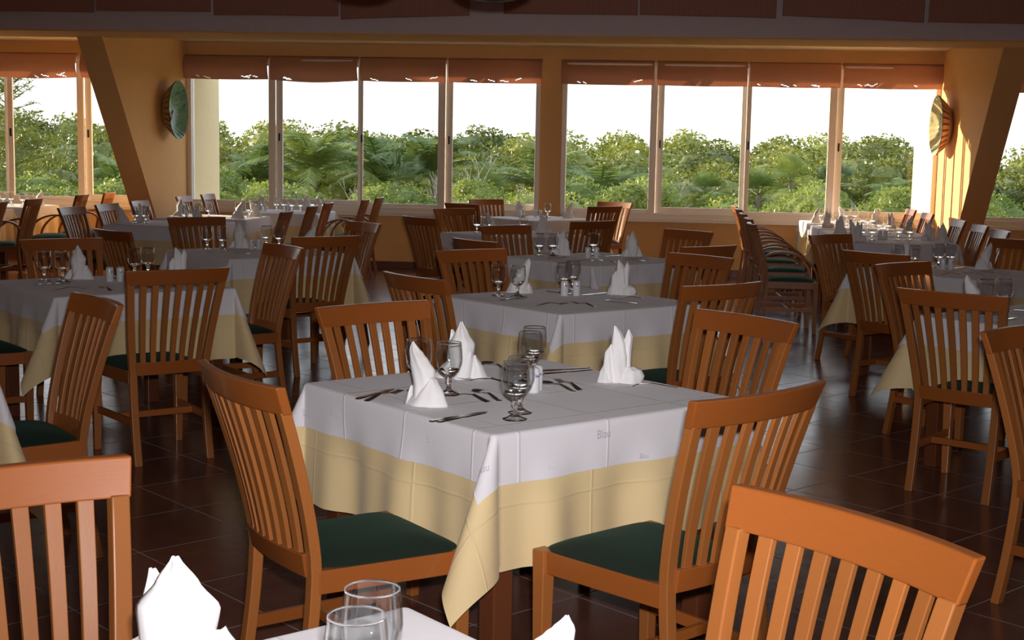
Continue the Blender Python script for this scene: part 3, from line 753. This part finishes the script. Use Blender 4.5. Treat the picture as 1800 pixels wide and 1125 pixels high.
BUSHM = [crown_mesh('shrub_crown', s, 5200, 1.15, .95, .085, M_BUSHL, 13, .4) for s in (2, 9, 17)]
def trunk_mesh(seed, h, r, spread=.8):
    rnd = random.Random(seed); mb = MB()
    mb.tube([(0, 0, 0), (.08, .05, h * .4), (0, .1, h)], [r, r * .8, r * .6], 8)
    for k in range(5):
        a = rnd.uniform(0, 2 * PI); mb.tube([(0, .05, h * .5), (spread * .5 * math.cos(a), spread * .5 * math.sin(a), h * .8), (spread * math.cos(a), spread * math.sin(a), h * 1.15)], [r * .5, r * .35, r * .15], 6)
    return mb.mesh('trunk', M_BARK, True)
TRM = trunk_mesh(1, 2.6, .13, 1.2); BTM = trunk_mesh(2, 1.0, .04, .6)
def mk(name, me, parent=None, loc=(0, 0, 0), sc=None):
    o = bpy.data.objects.new(name, me); C.objects.link(o); o.parent = parent; o.location = loc
    if sc: o.scale = sc
    return o
VEG = []      # (object, kind phrase, category, group)
GZ = -1.2
rv = random.Random(77)
def tree(x, y, top, k, sc=1.0):
    t = thing('leafy_tree', (x, y, GZ), rv.uniform(0, 6)); s = sc
    hgt = top - GZ; c = mk('crown', TREEM[k % 4], t, (0, 0, hgt - zmax(TREEM[k % 4]) * s), (s, s, s)); c.rotation_euler = (0, 0, rv.uniform(0, 6))
    tr_ = mk('trunk', TRM, t, (0, 0, 0), (1, 1, max(.4, (hgt - 1.8 * s) / 2.3)))
    VEG.append((t, 'broad-leaved green tree', 'tree', 'trees beyond the windows'))
def bush(x, y, top, k, sc=1.0):
    t = thing('leafy_shrub', (x, y, GZ), rv.uniform(0, 6)); hgt = top - GZ
    mk('crown', BUSHM[k % 3], t, (0, 0, hgt - zmax(BUSHM[k % 3]) * sc * 1.05), (sc, sc, sc * 1.05)); mk('stems', BTM, t, (0, 0, 0), (1, 1, max(.3, hgt - 1.1 * sc)))
    VEG.append((t, 'bright yellow-green shrub', 'shrub', 'shrubs close outside the windows'))
# rows: back trees, front trees, shrubs
for i in range(22): tree(-26 + i * 2.5 + rv.uniform(-.3, .3), 51 + rv.uniform(-1, 1), 2.4 - .02 * i + rv.uniform(-.12, .3), i, 1.3)
for i in range(17): tree(-19 + i * 2.45 + rv.uniform(-.25, .25), 40 + rv.uniform(-1, 1), 2.0 - .02 * i + rv.uniform(-.25, .25), i + 1, 1.05)
for i in range(17): tree(-15.2 + i * 2.0 + rv.uniform(-.2, .2), 33 + rv.uniform(-.6, .6), 1.45 + rv.uniform(-.3, .3), i + 2, .75)
for i in range(16): bush(-12.3 + i * 1.65 + rv.uniform(-.15, .15), 26.6 + rv.uniform(-.3, .3), .95 + rv.uniform(-.2, .2), i, .85)
for i in range(16): bush(-11.0 + i * 1.42 + rv.uniform(-.12, .12), 22.6 - .087 * (-11 + i * 1.4) + rv.uniform(-.3, .3), .90 + rv.uniform(-.15, .15), i + 1, .78)
# feathery casuarina at far left
def casuarina_mesh():
    rnd = random.Random(5); mb = MB(); mb.tube([(0, 0, 0), (.05, 0, 2.5), (0, 0, 4.6)], [.09, .06, .015], 8)
    for k in range(90):
        z = rnd.uniform(1.2, 4.5); a = rnd.uniform(0, 2 * PI); l_ = .25 + .9 * (4.8 - z) / 3.5; e = Vector((math.cos(a) * l_, math.sin(a) * l_, rnd.uniform(.1, .5)))
        b = Vector((0, 0, z)); mb.tube([b, b + e], [.014, .005], 4)
        for q in range(34):
            f = rnd.uniform(.25, 1.05); p = b + e * f; d = Vector((rnd.gauss(0, .6), rnd.gauss(0, .6), rnd.uniform(-.4, 1))).normalized() * rnd.uniform(.12, .26)
            n_ = d.cross(Vector((rnd.gauss(0, 1), 1, .3))).normalized() * .010; mb.add([p - n_, p + n_, p + d], [(0, 1, 2)])
    return mb
cm = casuarina_mesh(); o = cm.obj('casuarina_tree', M_LEAF); o.location = (-11.3, 31, -1.2); o.scale = (1.15, 1.15, .92); VEG.append((o, 'tall feathery dark tree', 'tree', None))
# palms
def coco_mesh(seed, nf=17, fl=1.9):
    rnd = random.Random(seed); mb = MB()
    for k in range(nf):
        a = 2 * PI * k / nf + rnd.uniform(-.2, .2); el = rnd.uniform(.35, 1.5); L_ = fl * rnd.uniform(.8, 1.15); pts = []
        for i in range(9):
            f = i / 8; r = L_ * f * math.cos(el) * (1 - .1 * f) + L_ * .25 * f * f; z = L_ * (f * math.sin(el) - .62 * f ** 2.4 * (1.25 - .6 * math.sin(el)))
            pts.append(Vector((r * math.cos(a), r * math.sin(a), z)))
        mb.tube(pts, [.022 * (1 - .8 * i / 8) for i in range(9)], 4)
        side = Vector((-math.sin(a), math.cos(a), 0))
        for i in range(44):
            f = .12 + .86 * i / 43; j = min(7, int(f * 8)); p = pts[j].lerp(pts[j + 1], f * 8 - j); t_ = (pts[j + 1] - pts[j]).normalized()
            ll = .48 * math.sin(PI * (.12 + .8 * f)) ** .7 * fl / 1.9
            for s in (-1, 1):
                e = (side * s * .8 + t_ * .55 + Vector((0, 0, -.35 + rnd.uniform(-.15, .15)))).normalized() * ll; n_ = t_ * .016
                mb.add([p - n_, p + n_, p + e * .6 + n_ * .8, p + e, p + e * .6 - n_ * .8], [(0, 1, 2, 3, 4)])
    return mb.mesh('palm_fronds', M_PALM)
def fan_mesh(seed, nf=30, R_=.62):
    rnd = random.Random(seed); mb = MB()
    for k in range(nf):
        a = rnd.uniform(0, 2 * PI); el = rnd.uniform(-.9, 1.5); d = Vector((math.cos(el) * math.cos(a), math.cos(el) * math.sin(a), math.sin(el)))
        b = d * rnd.uniform(.35, .6); mb.tube([(0, 0, 0), b], .01, 4)
        sd = d.cross(Vector((0, 0, 1)) if abs(d.z) < .95 else Vector((1, 0, 0))).normalized(); 
        for i in range(15):
            g_ = -1.35 + 2.7 * i / 14; e = (d * math.cos(g_) + sd * math.sin(g_)).normalized() * R_ * (1 - .22 * abs(g_) / 1.35) + Vector((0, 0, -.06))
            n_ = e.cross(d.cross(sd)).normalized() * .022; mb.add([b, b + e * .5 + n_, b + e, b + e * .5 - n_], [(0, 1, 2, 3)])
    return mb.mesh('fan_leaves', M_PALM)
def stem(h, r, lean=.2):
    mb = MB(); mb.tube([(-lean, 0, 0), (-lean * .3, 0, h * .5), (0, 0, h)], [r * 1.2, r, r * .8], 10); return mb
COCO = [coco_mesh(4), coco_mesh(11)]; FAN = [fan_mesh(3), fan_mesh(12)]
for i, (x, y, z, s) in enumerate([(-5.5, 29.3, .75, .7), (-4.2, 29.0, 1.0, .85), (-2.9, 29.6, .85, .8), (-1.75, 29.4, 1.0, .8), (.55, 29.0, .75, .75), (1.85, 29.4, .5, .75), (-8.2, 28.6, .6, .6), (8.3, 28.8, .5, .6)]):
    t = thing('coconut_palm', (x, y, GZ), i * 1.3); st = stem(z - GZ, .06).obj('trunk', M_PBARK, t, True); mk('fronds', COCO[i % 2], t, (0, 0, z - GZ), (s, s, s))
    VEG.append((t, 'feathery coconut palm', 'palm', 'coconut palms among the trees'))
for i, (x, y, z, s) in enumerate([(-2.35, 27.9, .90, .72), (4.95, 28.0, .75, .62), (5.9, 29.5, 1.0, .62), (6.8, 29.2, .95, .62), (3.9, 28.0, .7, .55), (-.6, 28.3, .6, .6), (7.6, 28.2, .6, .5)]):
    t = thing('fan_palm', (x, y, GZ), i * 2.1); st = stem(z - GZ, .06, .05).obj('trunk', M_PBARK, t, True); mk('fan_crown', FAN[i % 2], t, (0, 0, z - GZ), (s, s, s))
    VEG.append((t, 'round-headed fan palm', 'palm', 'fan palms among the trees'))
def bare_mesh(seed):
    rnd = random.Random(seed); mb = MB()
    def br_(p, d, l_, r, n):
        q = p + d * l_; mid = p + d * l_ * .5 + Vector((rnd.uniform(-.04, .04), rnd.uniform(-.04, .04), 0)) * l_
        mb.tube([p, mid, q], [r, r * .85, r * .65], 5)
        if n:
            for _ in range(rnd.choice((2, 2, 3))): br_(q, (d + Vector((rnd.uniform(-.55, .55), rnd.uniform(-.55, .55), rnd.uniform(-.1, .4)))).normalized(), l_ * rnd.uniform(.6, .85), r * .62, n - 1)
    for _ in range(4): br_(Vector((rnd.uniform(-.1, .1), rnd.uniform(-.1, .1), 0)), Vector((rnd.uniform(-.4, .4), rnd.uniform(-.3, .3), 1)).normalized(), .75, .030, 4)
    return mb.mesh('bare_branches', simple('pale_bare_wood', (.55, .48, .38), .8), True)
BARE = [bare_mesh(3), bare_mesh(6)]
for i, (x, y, z, s) in enumerate([(-.80, 27.6, -.9, .95), (-.2, 27.8, -.9, .8), (-3.2, 27.8, -.9, .75), (2.75, 27.8, -.8, .85)]):
    o = mk('bare_shrub', BARE[i % 2], None, (x, y, GZ), (s, s, s * 1.15)); o.rotation_euler = (0, 0, i * 1.7); VEG.append((o, 'leafless pale branching shrub', 'shrub', 'bare shrubs among the palms'))
CI = cam.matrix_world.inverted()
def scr(p):
    q = CI @ Vector(p); return -q.x / q.z if q.z < 0 else 0
def ordinal(n):
    base = {1: 'first', 2: 'second', 3: 'third', 4: 'fourth', 5: 'fifth', 6: 'sixth', 7: 'seventh', 8: 'eighth', 9: 'ninth', 10: 'tenth', 11: 'eleventh', 12: 'twelfth', 13: 'thirteenth', 14: 'fourteenth', 15: 'fifteenth', 16: 'sixteenth', 17: 'seventeenth', 18: 'eighteenth', 19: 'nineteenth', 20: 'twentieth', 21: 'twenty-first', 22: 'twenty-second'}
    return base[n]
rowname = lambda o, ph: ((', in the farthest row' if o.location.y > 45 else ', in the middle tree row' if o.location.y > 35.5 else ', in the nearest tree row' if o.location.y > 28 else '') if ph.startswith('broad') else
                         (', in the back row of shrubs' if o.location.y > 24.8 else ', in the front row by the windows') if ph.startswith('bright') else '')
groups_ = {}
for o, ph, cat, g_ in VEG: groups_.setdefault((ph, rowname(o, ph)), []).append((o, cat, g_))
for (ph, rn), l_ in groups_.items():
    l_.sort(key=lambda e: scr(e[0].location))
    for i, (o, cat, g_) in enumerate(l_):
        lb = '%s%s, %s from the left outside' % (ph, rn, ordinal(i + 1)) if len(l_) > 1 else ph + ' at the far left outside the window'
        tag(o, lb, cat, g_)

# ------------------------------------------------------------------ tables: centre, angle, how to name it
TAB = {'T0': (-.24, 1.51, 39, 'the foreground table at the bottom edge'), 'T1': (.03, 4.31, 39, 'the central table'), 'T2': (.30, 7.12, 39, 'the table just behind the central one'),
       'T3': (.61, 9.98, 39, 'the second table behind the central one'), 'T4': (.01, 12.86, 39, 'the third table behind the central one'), 'T5': (.30, 16.15, 39, 'the sunny table by the yellow window post'),
       'TL0': (-2.36, 4.46, 39, 'the table cut off by the left edge'), 'TL1': (-2.19, 7.44, 39, 'the nearer left-hand table'), 'TL2': (-1.85, 10.0, 39, 'the farther left-hand table'),
       'TR1': (2.68, 6.62, 39, 'the table cut off by the right edge'), 'TR2': (3.04, 9.48, 39, 'the farther right-hand table'),
       'BL1': (-3.38, 13.55, -5, 'the nearest left-row table'), 'BL2': (-3.27, 14.95, -5, 'the middle left-row table'), 'BL3': (-2.75, 16.55, -5, 'the last left-row table at the window'),
       'BR1': (3.60, 12.98, -5, 'the nearest right-row table'), 'BR2': (3.72, 14.15, -5, 'the second right-row table'), 'BR3': (3.84, 15.30, -5, 'the third right-row table'), 'BR4': (3.97, 16.42, -5, 'the last right-row table at the window'),
       'FL1': (-6.35, 15.5, -5, 'the nearer table beyond the left pier'), 'FL2': (-6.25, 16.8, -5, 'the farther table beyond the left pier')}
tproto = make_table('x'); used_t = False
CY = [cloth_mesh('long_cloth', .497, .37, 0.0, M_YCLOTH, 0.4, (.15, .0, .2, -.15), 96), cloth_mesh('long_cloth', .497, .36, 0.0, M_YCLOTH, 2.1, (-.1, .2, -.15, .2), 60)]
CW = [cloth_mesh('top_cloth', .497, .135, 0.0045, M_WCLOTH, 0.4, (.15, .0, .2, -.15), 96), cloth_mesh('top_cloth', .497, .135, 0.0045, M_WCLOTH, 2.1, (-.1, .2, -.15, .2), 60)]
def tpos(k, p, q, z=.7505):
    x, y, a, _ = TAB[k]; a = R(a); return (x + p * math.cos(a) - q * math.sin(a), y + p * math.sin(a) + q * math.cos(a), z)
for i, (k, (x, y, a, d)) in enumerate(TAB.items()):
    lab = 'dark square wooden table under ' + d.replace('the ', 'the cloths of the ', 1)
    if not used_t: tproto.location = (x, y, 0); tproto.rotation_euler = (0, 0, R(a)); tproto['label'] = lab; tproto['group'] = 'dining tables'; used_t = True
    else: dup(tproto, (x, y, 0), R(a), lab, 'dining tables')
    near = k in ('T0', 'T1', 'T2', 'TL1'); v_ = 0 if near else (i % 2)
    if k == 'T1': v_ = 0
    o = mk('tablecloth', CY[v_], None, (x, y, 0)); o.rotation_euler = (0, 0, R(a)); tag(o, 'long cream yellow undercloth hanging down from ' + d, 'tablecloth', 'cream undercloths')
    o2 = mk('overcloth', CW[v_], None, (x, y, 0)); o2.rotation_euler = (0, 0, R(a)); tag(o2, 'short white overcloth with hanging corners on ' + d, 'tablecloth', 'white overcloths')
    if k == 'T1': T1CLOTH = o2

# woven lettering on the white cloth of the central table
def text_mesh(body, size):
    cu = bpy.data.curves.new('lettering', 'FONT'); cu.body = body; cu.size = size; cu.align_x = 'CENTER'; cu.align_y = 'CENTER'; cu.resolution_u = 3
    to = bpy.data.objects.new('lettering', cu); C.objects.link(to); bpy.context.view_layer.update()
    me = bpy.data.meshes.new_from_object(to.evaluated_get(bpy.context.evaluated_depsgraph_get())); bpy.data.objects.remove(to); return me
def lettering(p0, q0, rot, size, mat, body='Blau', kind=0):
    me = text_mesh(body, size); h = .497; d = .135
    bm = bmesh.new(); bm.from_mesh(me); bmesh.ops.triangulate(bm, faces=bm.faces)
    bmesh.ops.subdivide_edges(bm, edges=[e for e in bm.edges if e.calc_length() > .006], cuts=2); bm.to_mesh(me); bm.free()
    c_, s_ = math.cos(rot), math.sin(rot)
    for v in me.vertices:
        x, y = v.co.x * .86, v.co.y; p = p0 + x * c_ - y * s_; q = q0 + x * s_ + y * c_
        v.co = drape(p, q, h, d, .0045 + .0009, 0.4, (.15, .0, .2, -.15), 0)
    me.materials.clear(); me.materials.append(mat); o = mk('woven_lettering', me, T1CLOTH); return o
lettering(-.10, -.535, 0, .036, M_PRINT)            # near right side, upright
lettering(.26, -.542, PI / 2, .036, M_PRINT)
lettering(-.570, -.550, R(-30), .036, M_PRINT)
lettering(-.30, -.605, 0, .022, M_PRINT2)
lettering(.06, -.618, 0, .022, M_PRINT)
lettering(-.56, .30, -PI / 2, .036, M_PRINT2)
lettering(-.59, .47, -PI / 2, .034, M_PRINT2)
lettering(-.555, -.22, -PI / 2, .034, M_PRINT2)

# ------------------------------------------------------------------ chairs: crest centre x, y, facing angle, words
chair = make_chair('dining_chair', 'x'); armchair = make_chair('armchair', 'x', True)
CH_ = [(-.71, 3.43, 34, 'at the near left side of the central table', 0), (.63, 3.31, 132, 'at the near right side of the central table', 0),
       (-.53, 5.09, 311, 'at the far left side of the central table', 0), (.86, 4.93, 215, 'at the far right side of the central table', 0),
       (.56, 2.15, 214, 'in the bottom right foreground, lit bright orange', 0), (-.92, 2.35, 307, 'in the bottom left foreground, lit bright orange', 0),
       (-1.53, 5.09, 216, 'at the table cut off by the left edge, seat to its left', 0),
       (-1.55, 6.37, 126, 'with its back to us at the nearer left-hand table', 0), (-1.34, 8.11, 215, 'at the far right side of the nearer left-hand table', 0),
       (-2.75, 8.32, 309, 'at the far left side of the nearer left-hand table', 0), (-3.04, 6.75, 39, 'whose dark seat touches the left edge of the picture', 0),
       (-1.22, 9.03, 128, 'with its back to us at the farther left-hand table', 0), (-1.17, 10.88, 217, 'at the far right side of the farther left-hand table', 0),
       (-2.73, 9.25, 44, 'seen edge-on at the left of the farther left-hand table', 0), (-2.60, 11.21, 309, 'at the far left side of the farther left-hand table', 0),
       (-.47, 6.27, 38, 'at the near left side of the table just behind the central one', 0), (-.26, 8.05, 309, 'at the far left side of the table just behind the central one', 0),
       (1.10, 7.95, 219, 'at the far right side of the table just behind the central one', 0), (.96, 6.15, 128, 'with its back to us at the table just behind the central one', 0),
       (-.27, 8.95, 36, 'at the near left side of the second table behind the central one', 0), (-.08, 10.85, 309, 'at the far left side of the second table behind the central one', 0),
       (1.37, 10.63, 219, 'at the far right side of the second table behind the central one', 0), (1.27, 8.78, 129, 'with its back to us at the second table behind the central one', 0),
       (-.84, 11.95, 38, 'at the near left side of the third table behind the central one', 0), (-.62, 13.95, 309, 'at the far left side of the third table behind the central one', 0),
       (.70, 11.84, 129, 'with its back to us at the third table behind the central one', 0),
       (-.60, 15.3, 50, 'left of the sunny table by the yellow window post', 0), (1.03, 15.3, 129, 'with its back to us at the sunny table by the window post', 0),
       (-.36, 16.93, 305, 'glowing orange behind the sunny table at the window', 0), (1.24, 16.80, 232, 'with a sunlit top corner, right of the sunny window table', 0),
       (1.91, 5.97, 49, 'back to us, at the table cut off by the right edge', 0), (2.16, 7.66, 310, 'at the far left of the table cut off by the right edge', 0),
       (1.76, 4.75, 310, 'cut off by the right edge of the picture', 0), (2.22, 8.47, 37, 'at the near left side of the farther right-hand table', 0),
       (2.39, 10.45, 310, 'at the far left side of the farther right-hand table', 0), (3.80, 10.20, 219, 'at the far right side of the farther right-hand table', 0),
       (-4.08, 12.60, -9, 'first and nearest of those left of the left window row', 0), (-4.00, 13.42, -8, 'second of those left of the left window row', 0), (-3.95, 14.40, -5, 'third of those left of the left window row', 0),
       (-3.86, 15.95, -5, 'fourth of those left of the left window row', 0), (-3.78, 16.85, -5, 'last of those left of the left window row', 0),
       (-2.06, 12.60, 178, 'nearest of those right of the left window row', 0), (-2.02, 13.95, 178, 'second of those right of the left window row', 0), (-1.98, 14.85, 178, 'third of those right of the left window row', 0),
       (-1.71, 16.05, 178, 'at the window, right end of the left window row', 1), (-1.62, 16.80, 176, 'closest to the window at the left window row', 1),
       (2.06, 12.0, -4, 'nearest of those left of the right window row', 1), (2.20, 13.0, -4, 'second of those left of the right window row', 1), (2.33, 14.1, -4, 'third of those left of the right window row', 1),
       (2.48, 15.3, -4, 'fourth of those left of the right window row, edge lit orange', 1), (2.58, 16.2, -5, 'last of those left of the right window row', 1),
       (4.12, 11.55, 176, 'nearest of those right of the right window row', 0), (4.27, 12.5, 176, 'second of those right of the right window row', 0), (4.38, 13.45, 176, 'third of those right of the right window row', 0),
       (4.57, 15.1, 176, 'fourth of those right of the right window row', 0), (4.70, 16.2, 176, 'last of those right of the right window row', 0),
       (-5.02, 13.45, 181, 'cut off by the left edge, beyond the left tables', 1), (-5.00, 14.40, 181, 'second from the left edge, in front of the sunny far left tables', 1),
       (-4.95, 15.85, 182, 'orange-lit, left of the slanting left pier', 1), (-4.90, 16.75, 182, 'orange-lit, half hidden by the slanting left pier', 1),
       (5.78, 15.4, -3, 'just right of the slanting right pier', 0), (5.82, 14.7, -3, 'at the right edge, beyond the right pier', 0)]
uc = {0: False, 1: False}
for x, y, a, words, arm in CH_:
    a = R(a); src = armchair if arm else chair; lx, ly = x + .352 * math.cos(a), y + .352 * math.sin(a)
    lab = ('curved-arm wooden armchair ' if arm else 'slatted wooden chair ') + words; gp = 'slat-backed armchairs' if arm else 'slat-backed dining chairs'
    if not uc[arm]: src.location = (lx, ly, 0); src.rotation_euler = (0, 0, a - PI / 2); src['label'] = lab; src['group'] = gp; uc[arm] = True
    else: dup(src, (lx, ly, 0), a - PI / 2, lab, gp)

# ------------------------------------------------------------------ glasses, napkins, shakers, cutlery (positions in each table's own axes)
RIMS = {'T0': [(.221, .179), (.146, .100)], 'T1': [(-.281, .163), (-.237, .061), (.237, .217), (.138, .121), (-.243, -.297), (-.317, -.365)],
        'T2': [(-.241, .297), (-.170, .223), (.186, .261), (.308, .327)], 'T3': [(-.240, .366), (-.148, .321), (.210, .270)], 'T4': [(-.242, .266), (-.151, .225), (.174, .084)],
        'T5': [(-.090, .215), (.183, .068)], 'TL1': [(-.247, .318), (-.175, .240), (.277, .315), (.369, .340)], 'TL2': [(-.254, .331), (-.178, .235), (.259, .372), (.300, .25)],
        'TR1': [(-.057, .390), (.042, .350)], 'TR2': [(-.269, .255), (-.150, .204), (.147, .210), (.225, .167)],
        'BL1': [(-.292, -.20), (-.203, -.15), (.073, .20), (.17, .25), (.14, .02), (.24, -.02)], 'BL2': [(-.10, -.2), (.02, -.22), (.25, .1), (.36, .12)],
        'BL3': [(-.38, .0), (-.28, .03), (-.15, .15), (-.06, .16), (.08, .0), (.18, .01), (.26, .3), (.37, .3)],
        'BR1': [(-.32, -.103), (-.22, -.061), (.05, .085), (.16, .121)], 'BR2': [(-.330, .053), (-.23, .1), (.053, .094), (.15, .12)],
        'BR3': [(-.33, .05), (-.23, .06), (.057, .078), (.166, .096)], 'BR4': [(-.30, .1), (-.2, .12), (.02, .151), (.12, .169)],
        'FL2': [(.40, -.1), (.31, -.12), (-.039, .1), (.062, .1)], 'FL1': [(.10, .0), (.21, .02), (-.2, .0)]}
NAPS = {'T0': [(.055, .43, 0), (.375, .005, 0)], 'T1': [(-.40, -.03, -50), (-.012, .300, 10), (.38, -.04, 60)], 'T2': [(-.02, .37, 0), (.40, .05, 30)], 'T3': [(-.02, .36, 10), (.39, .04, 30)],
        'T4': [(-.02, .34, 0), (.38, .06, 60)], 'T5': [(.36, -.12, 40), (-.02, .36, 0)], 'TL1': [(-.04, .36, 0), (.40, .02, 50)], 'TL2': [(.05, .416, 0), (.42, .0, 40)],
        'TR1': [(-.15, .41, 0)], 'TR2': [(.34, -.04, 30), (0, .38, 0)], 'BL1': [(-.39, -.3, 60), (-.36, .12, 50), (.36, -.28, 0)], 'BL2': [(.36, -.25, 0), (.38, .25, 60), (-.36, .0, 90)], 'BL3': [(.40, .0, 60), (.18, .36, 0), (-.39, .30, 40)],
        'BR1': [(-.39, -.28, 90), (-.36, .20, 90), (.38, -.28, 60), (.36, .2, 40)], 'BR2': [(-.38, -.2, 90), (.36, .1, 60)], 'BR3': [(-.38, -.18, 90), (.35, .0, 60)], 'BR4': [(-.38, -.18, 90), (.0, .36, 0), (.32, -.1, 30)],
        'FL2': [(.38, .2, 30), (-.3, -.2, 0)], 'FL1': [(-.05, .2, 0), (.36, -.25, 40)]}
SHAK = {'T1': [(.014, -.048), (.050, -.020)], 'T2': [(.088, .146), (.146, .115)], 'T3': [(-.041, .055), (.018, .028)], 'T4': [(.080, .14), (.125, .11)], 'T5': [(.15, .25), (.20, .22)],
        'TL1': [(.055, .144), (.106, .118)], 'TL2': [(.070, .257), (.117, .230)], 'TR2': [(.015, .085), (.065, .055)], 'BL3': [(0., .2), (-.05, .23)], 'BR1': [(-.10, .206), (-.05, .194)]}
CUTW = [('knife', -.222, 3.770, 45, 0), ('knife', -.200, 3.762, 50, .0), ('knife', -.465, 4.095, 62, 0), ('fork', -.435, 4.066, 62, 0),
        ('spoon', -.030, 4.105, 118, 0), ('fork', -.065, 4.085, 128, 0), ('fork', .01, 4.43, 160, 0), ('knife', .110, 4.640, 33, 0), ('knife', .092, 4.700, 26, 0),
        ('fork', .225, 4.325, 112, 0), ('spoon', .205, 4.30, 125, 0), ('fork', .545, 4.425, 178, 0), ('spoon', -.01, 4.69, 118, 0)]
gob = make_goblet_single(); shk = make_shaker(); cut = make_cutlery(); usedk = set()
def place(src, key, k, items, noun, cat_g, extra_rot=0):
    its = []
    for it in items:
        p = tpos(k, it[0], it[1], .7512); its.append((p, R(it[2]) if len(it) > 2 else random.random()))
    order = sorted(range(len(its)), key=lambda i: scr(its[i][0]))
    d = TAB[k][3]
    for rank, i in enumerate(order):
        n = len(its); word = '' if n == 1 else ('left-hand ' if rank == 0 else 'right-hand ') if n == 2 else ORD[rank] + ' '
        lab = (word + noun).replace('from the left ' + noun, noun + ' from the left') + ' on ' + d
        if key not in usedk:
            src.location = its[i][0]; src.rotation_euler = (0, 0, its[i][1]); src['label'] = lab; src['group'] = cat_g; usedk.add(key)
        else: dup(src, its[i][0], its[i][1], lab, cat_g)
for k, l_ in RIMS.items(): place(gob, 'gob', k, l_, 'stemmed goblet', 'goblets on the tables')
for k, l_ in SHAK.items(): place(shk, 'shk', k, l_, 'white ceramic shaker', 'salt and pepper shakers')
NK = {('T1', 0): 0, ('T1', 1): 1, ('T1', 2): 2, ('T0', 0): 1, ('T0', 1): 3, ('TL1', 0): 1, ('T2', 1): 2}
for k, l_ in NAPS.items():
    its = sorted([(tpos(k, p, q, .7508), a) for p, q, a in l_], key=lambda e: scr(e[0])); n = len(its)
    for j, (p, a) in enumerate(its):
        o = mk('folded_napkin', NAPM[NK.get((k, j), (j * 2 + len(k) * 3 + int(k[-1])) % 5)], None, p); o.rotation_euler = (0, 0, R(a * .35 - 4))
        if k == 'T0': o.scale = (1.35, 1.3, .93) if j == 0 else (.95, 1, .78)
        word = '' if n == 1 else ('left-hand ' if j == 0 else 'right-hand ') if n == 2 else ORD[j] + ' '
        tag(o, (word + 'white standing napkin').replace('from the left white standing napkin', 'white standing napkin from the left') + ' on ' + TAB[k][3], 'napkin', 'standing napkins')
def cutlery(kind, x, y, a, lab):
    src = cut[kind]
    if kind not in usedk: usedk.add(kind); o = src; o.location = (x, y, .7512); o.rotation_euler = (0, 0, a); o['label'] = lab
    else: o = dup(src, (x, y, .7512), a, lab)
    o['group'] = {'knife': 'table knives', 'fork': 'table forks', 'spoon': 'dessert spoons'}[kind]; return o
cw = ['steel knife nearest to us, in front of the left napkin on the central table', 'second steel knife crossing the nearest one on the central table', 'steel knife behind the left napkin at the left edge of the central table',
      'steel fork beside the knife at the left edge of the central table', 'steel spoon in the middle of the central table, left of the front goblets', 'steel fork crossing the middle spoon on the central table',
      'steel fork lying behind the middle spoon on the central table', 'steel knife pointing at the right napkin on the central table', 'second steel knife pointing at the right napkin, farther from us',
      'steel fork right of the shakers on the central table', 'steel spoon crossing the fork right of the shakers on the central table', 'steel fork in front of the right napkin on the central table', 'steel spoon behind the shakers on the central table']
for (kd, x, y, a, _), lb in zip(CUTW, cw): cutlery(kd, x, y, R(a), lb)
sides = [(-.40, -.16, -90, 'left'), (.12, .38, 180, 'far left'), (.40, -.10, 90, 'far right'), (-.1, -.38, 0, 'near right')]
for k in ('T2', 'T3', 'TL1', 'TL2', 'TR1', 'TR2', 'T4'):
    a0 = R(TAB[k][2])
    for sp, sq, rot, nm in sides:
        if nm == 'near right' and k in ('TR1', 'TL2', 'T4'): continue
        for kind, off, dr in (('knife', .13, 8), ('fork', -.13, -6)):
            ra = R(rot); cx, cy = sp * .80, sq * .80
            if nm in ('left', 'far right'): px_, py_ = sp * .93, off - .10 * (1 if nm == 'far right' else -1) * 0; ang = 0 if nm == 'left' else PI
            else: px_, py_ = off, sq * .93; ang = PI / 2 if nm == 'near right' else -PI / 2
            if nm in ('left', 'far right'): P_ = tpos(k, px_, off * 1.1 - .02)
            else: P_ = tpos(k, off * 1.1, py_)
            cutlery(kind, P_[0], P_[1], a0 + ang + R(dr), 'steel %s at the %s setting of %s' % (kind, nm, TAB[k][3]))
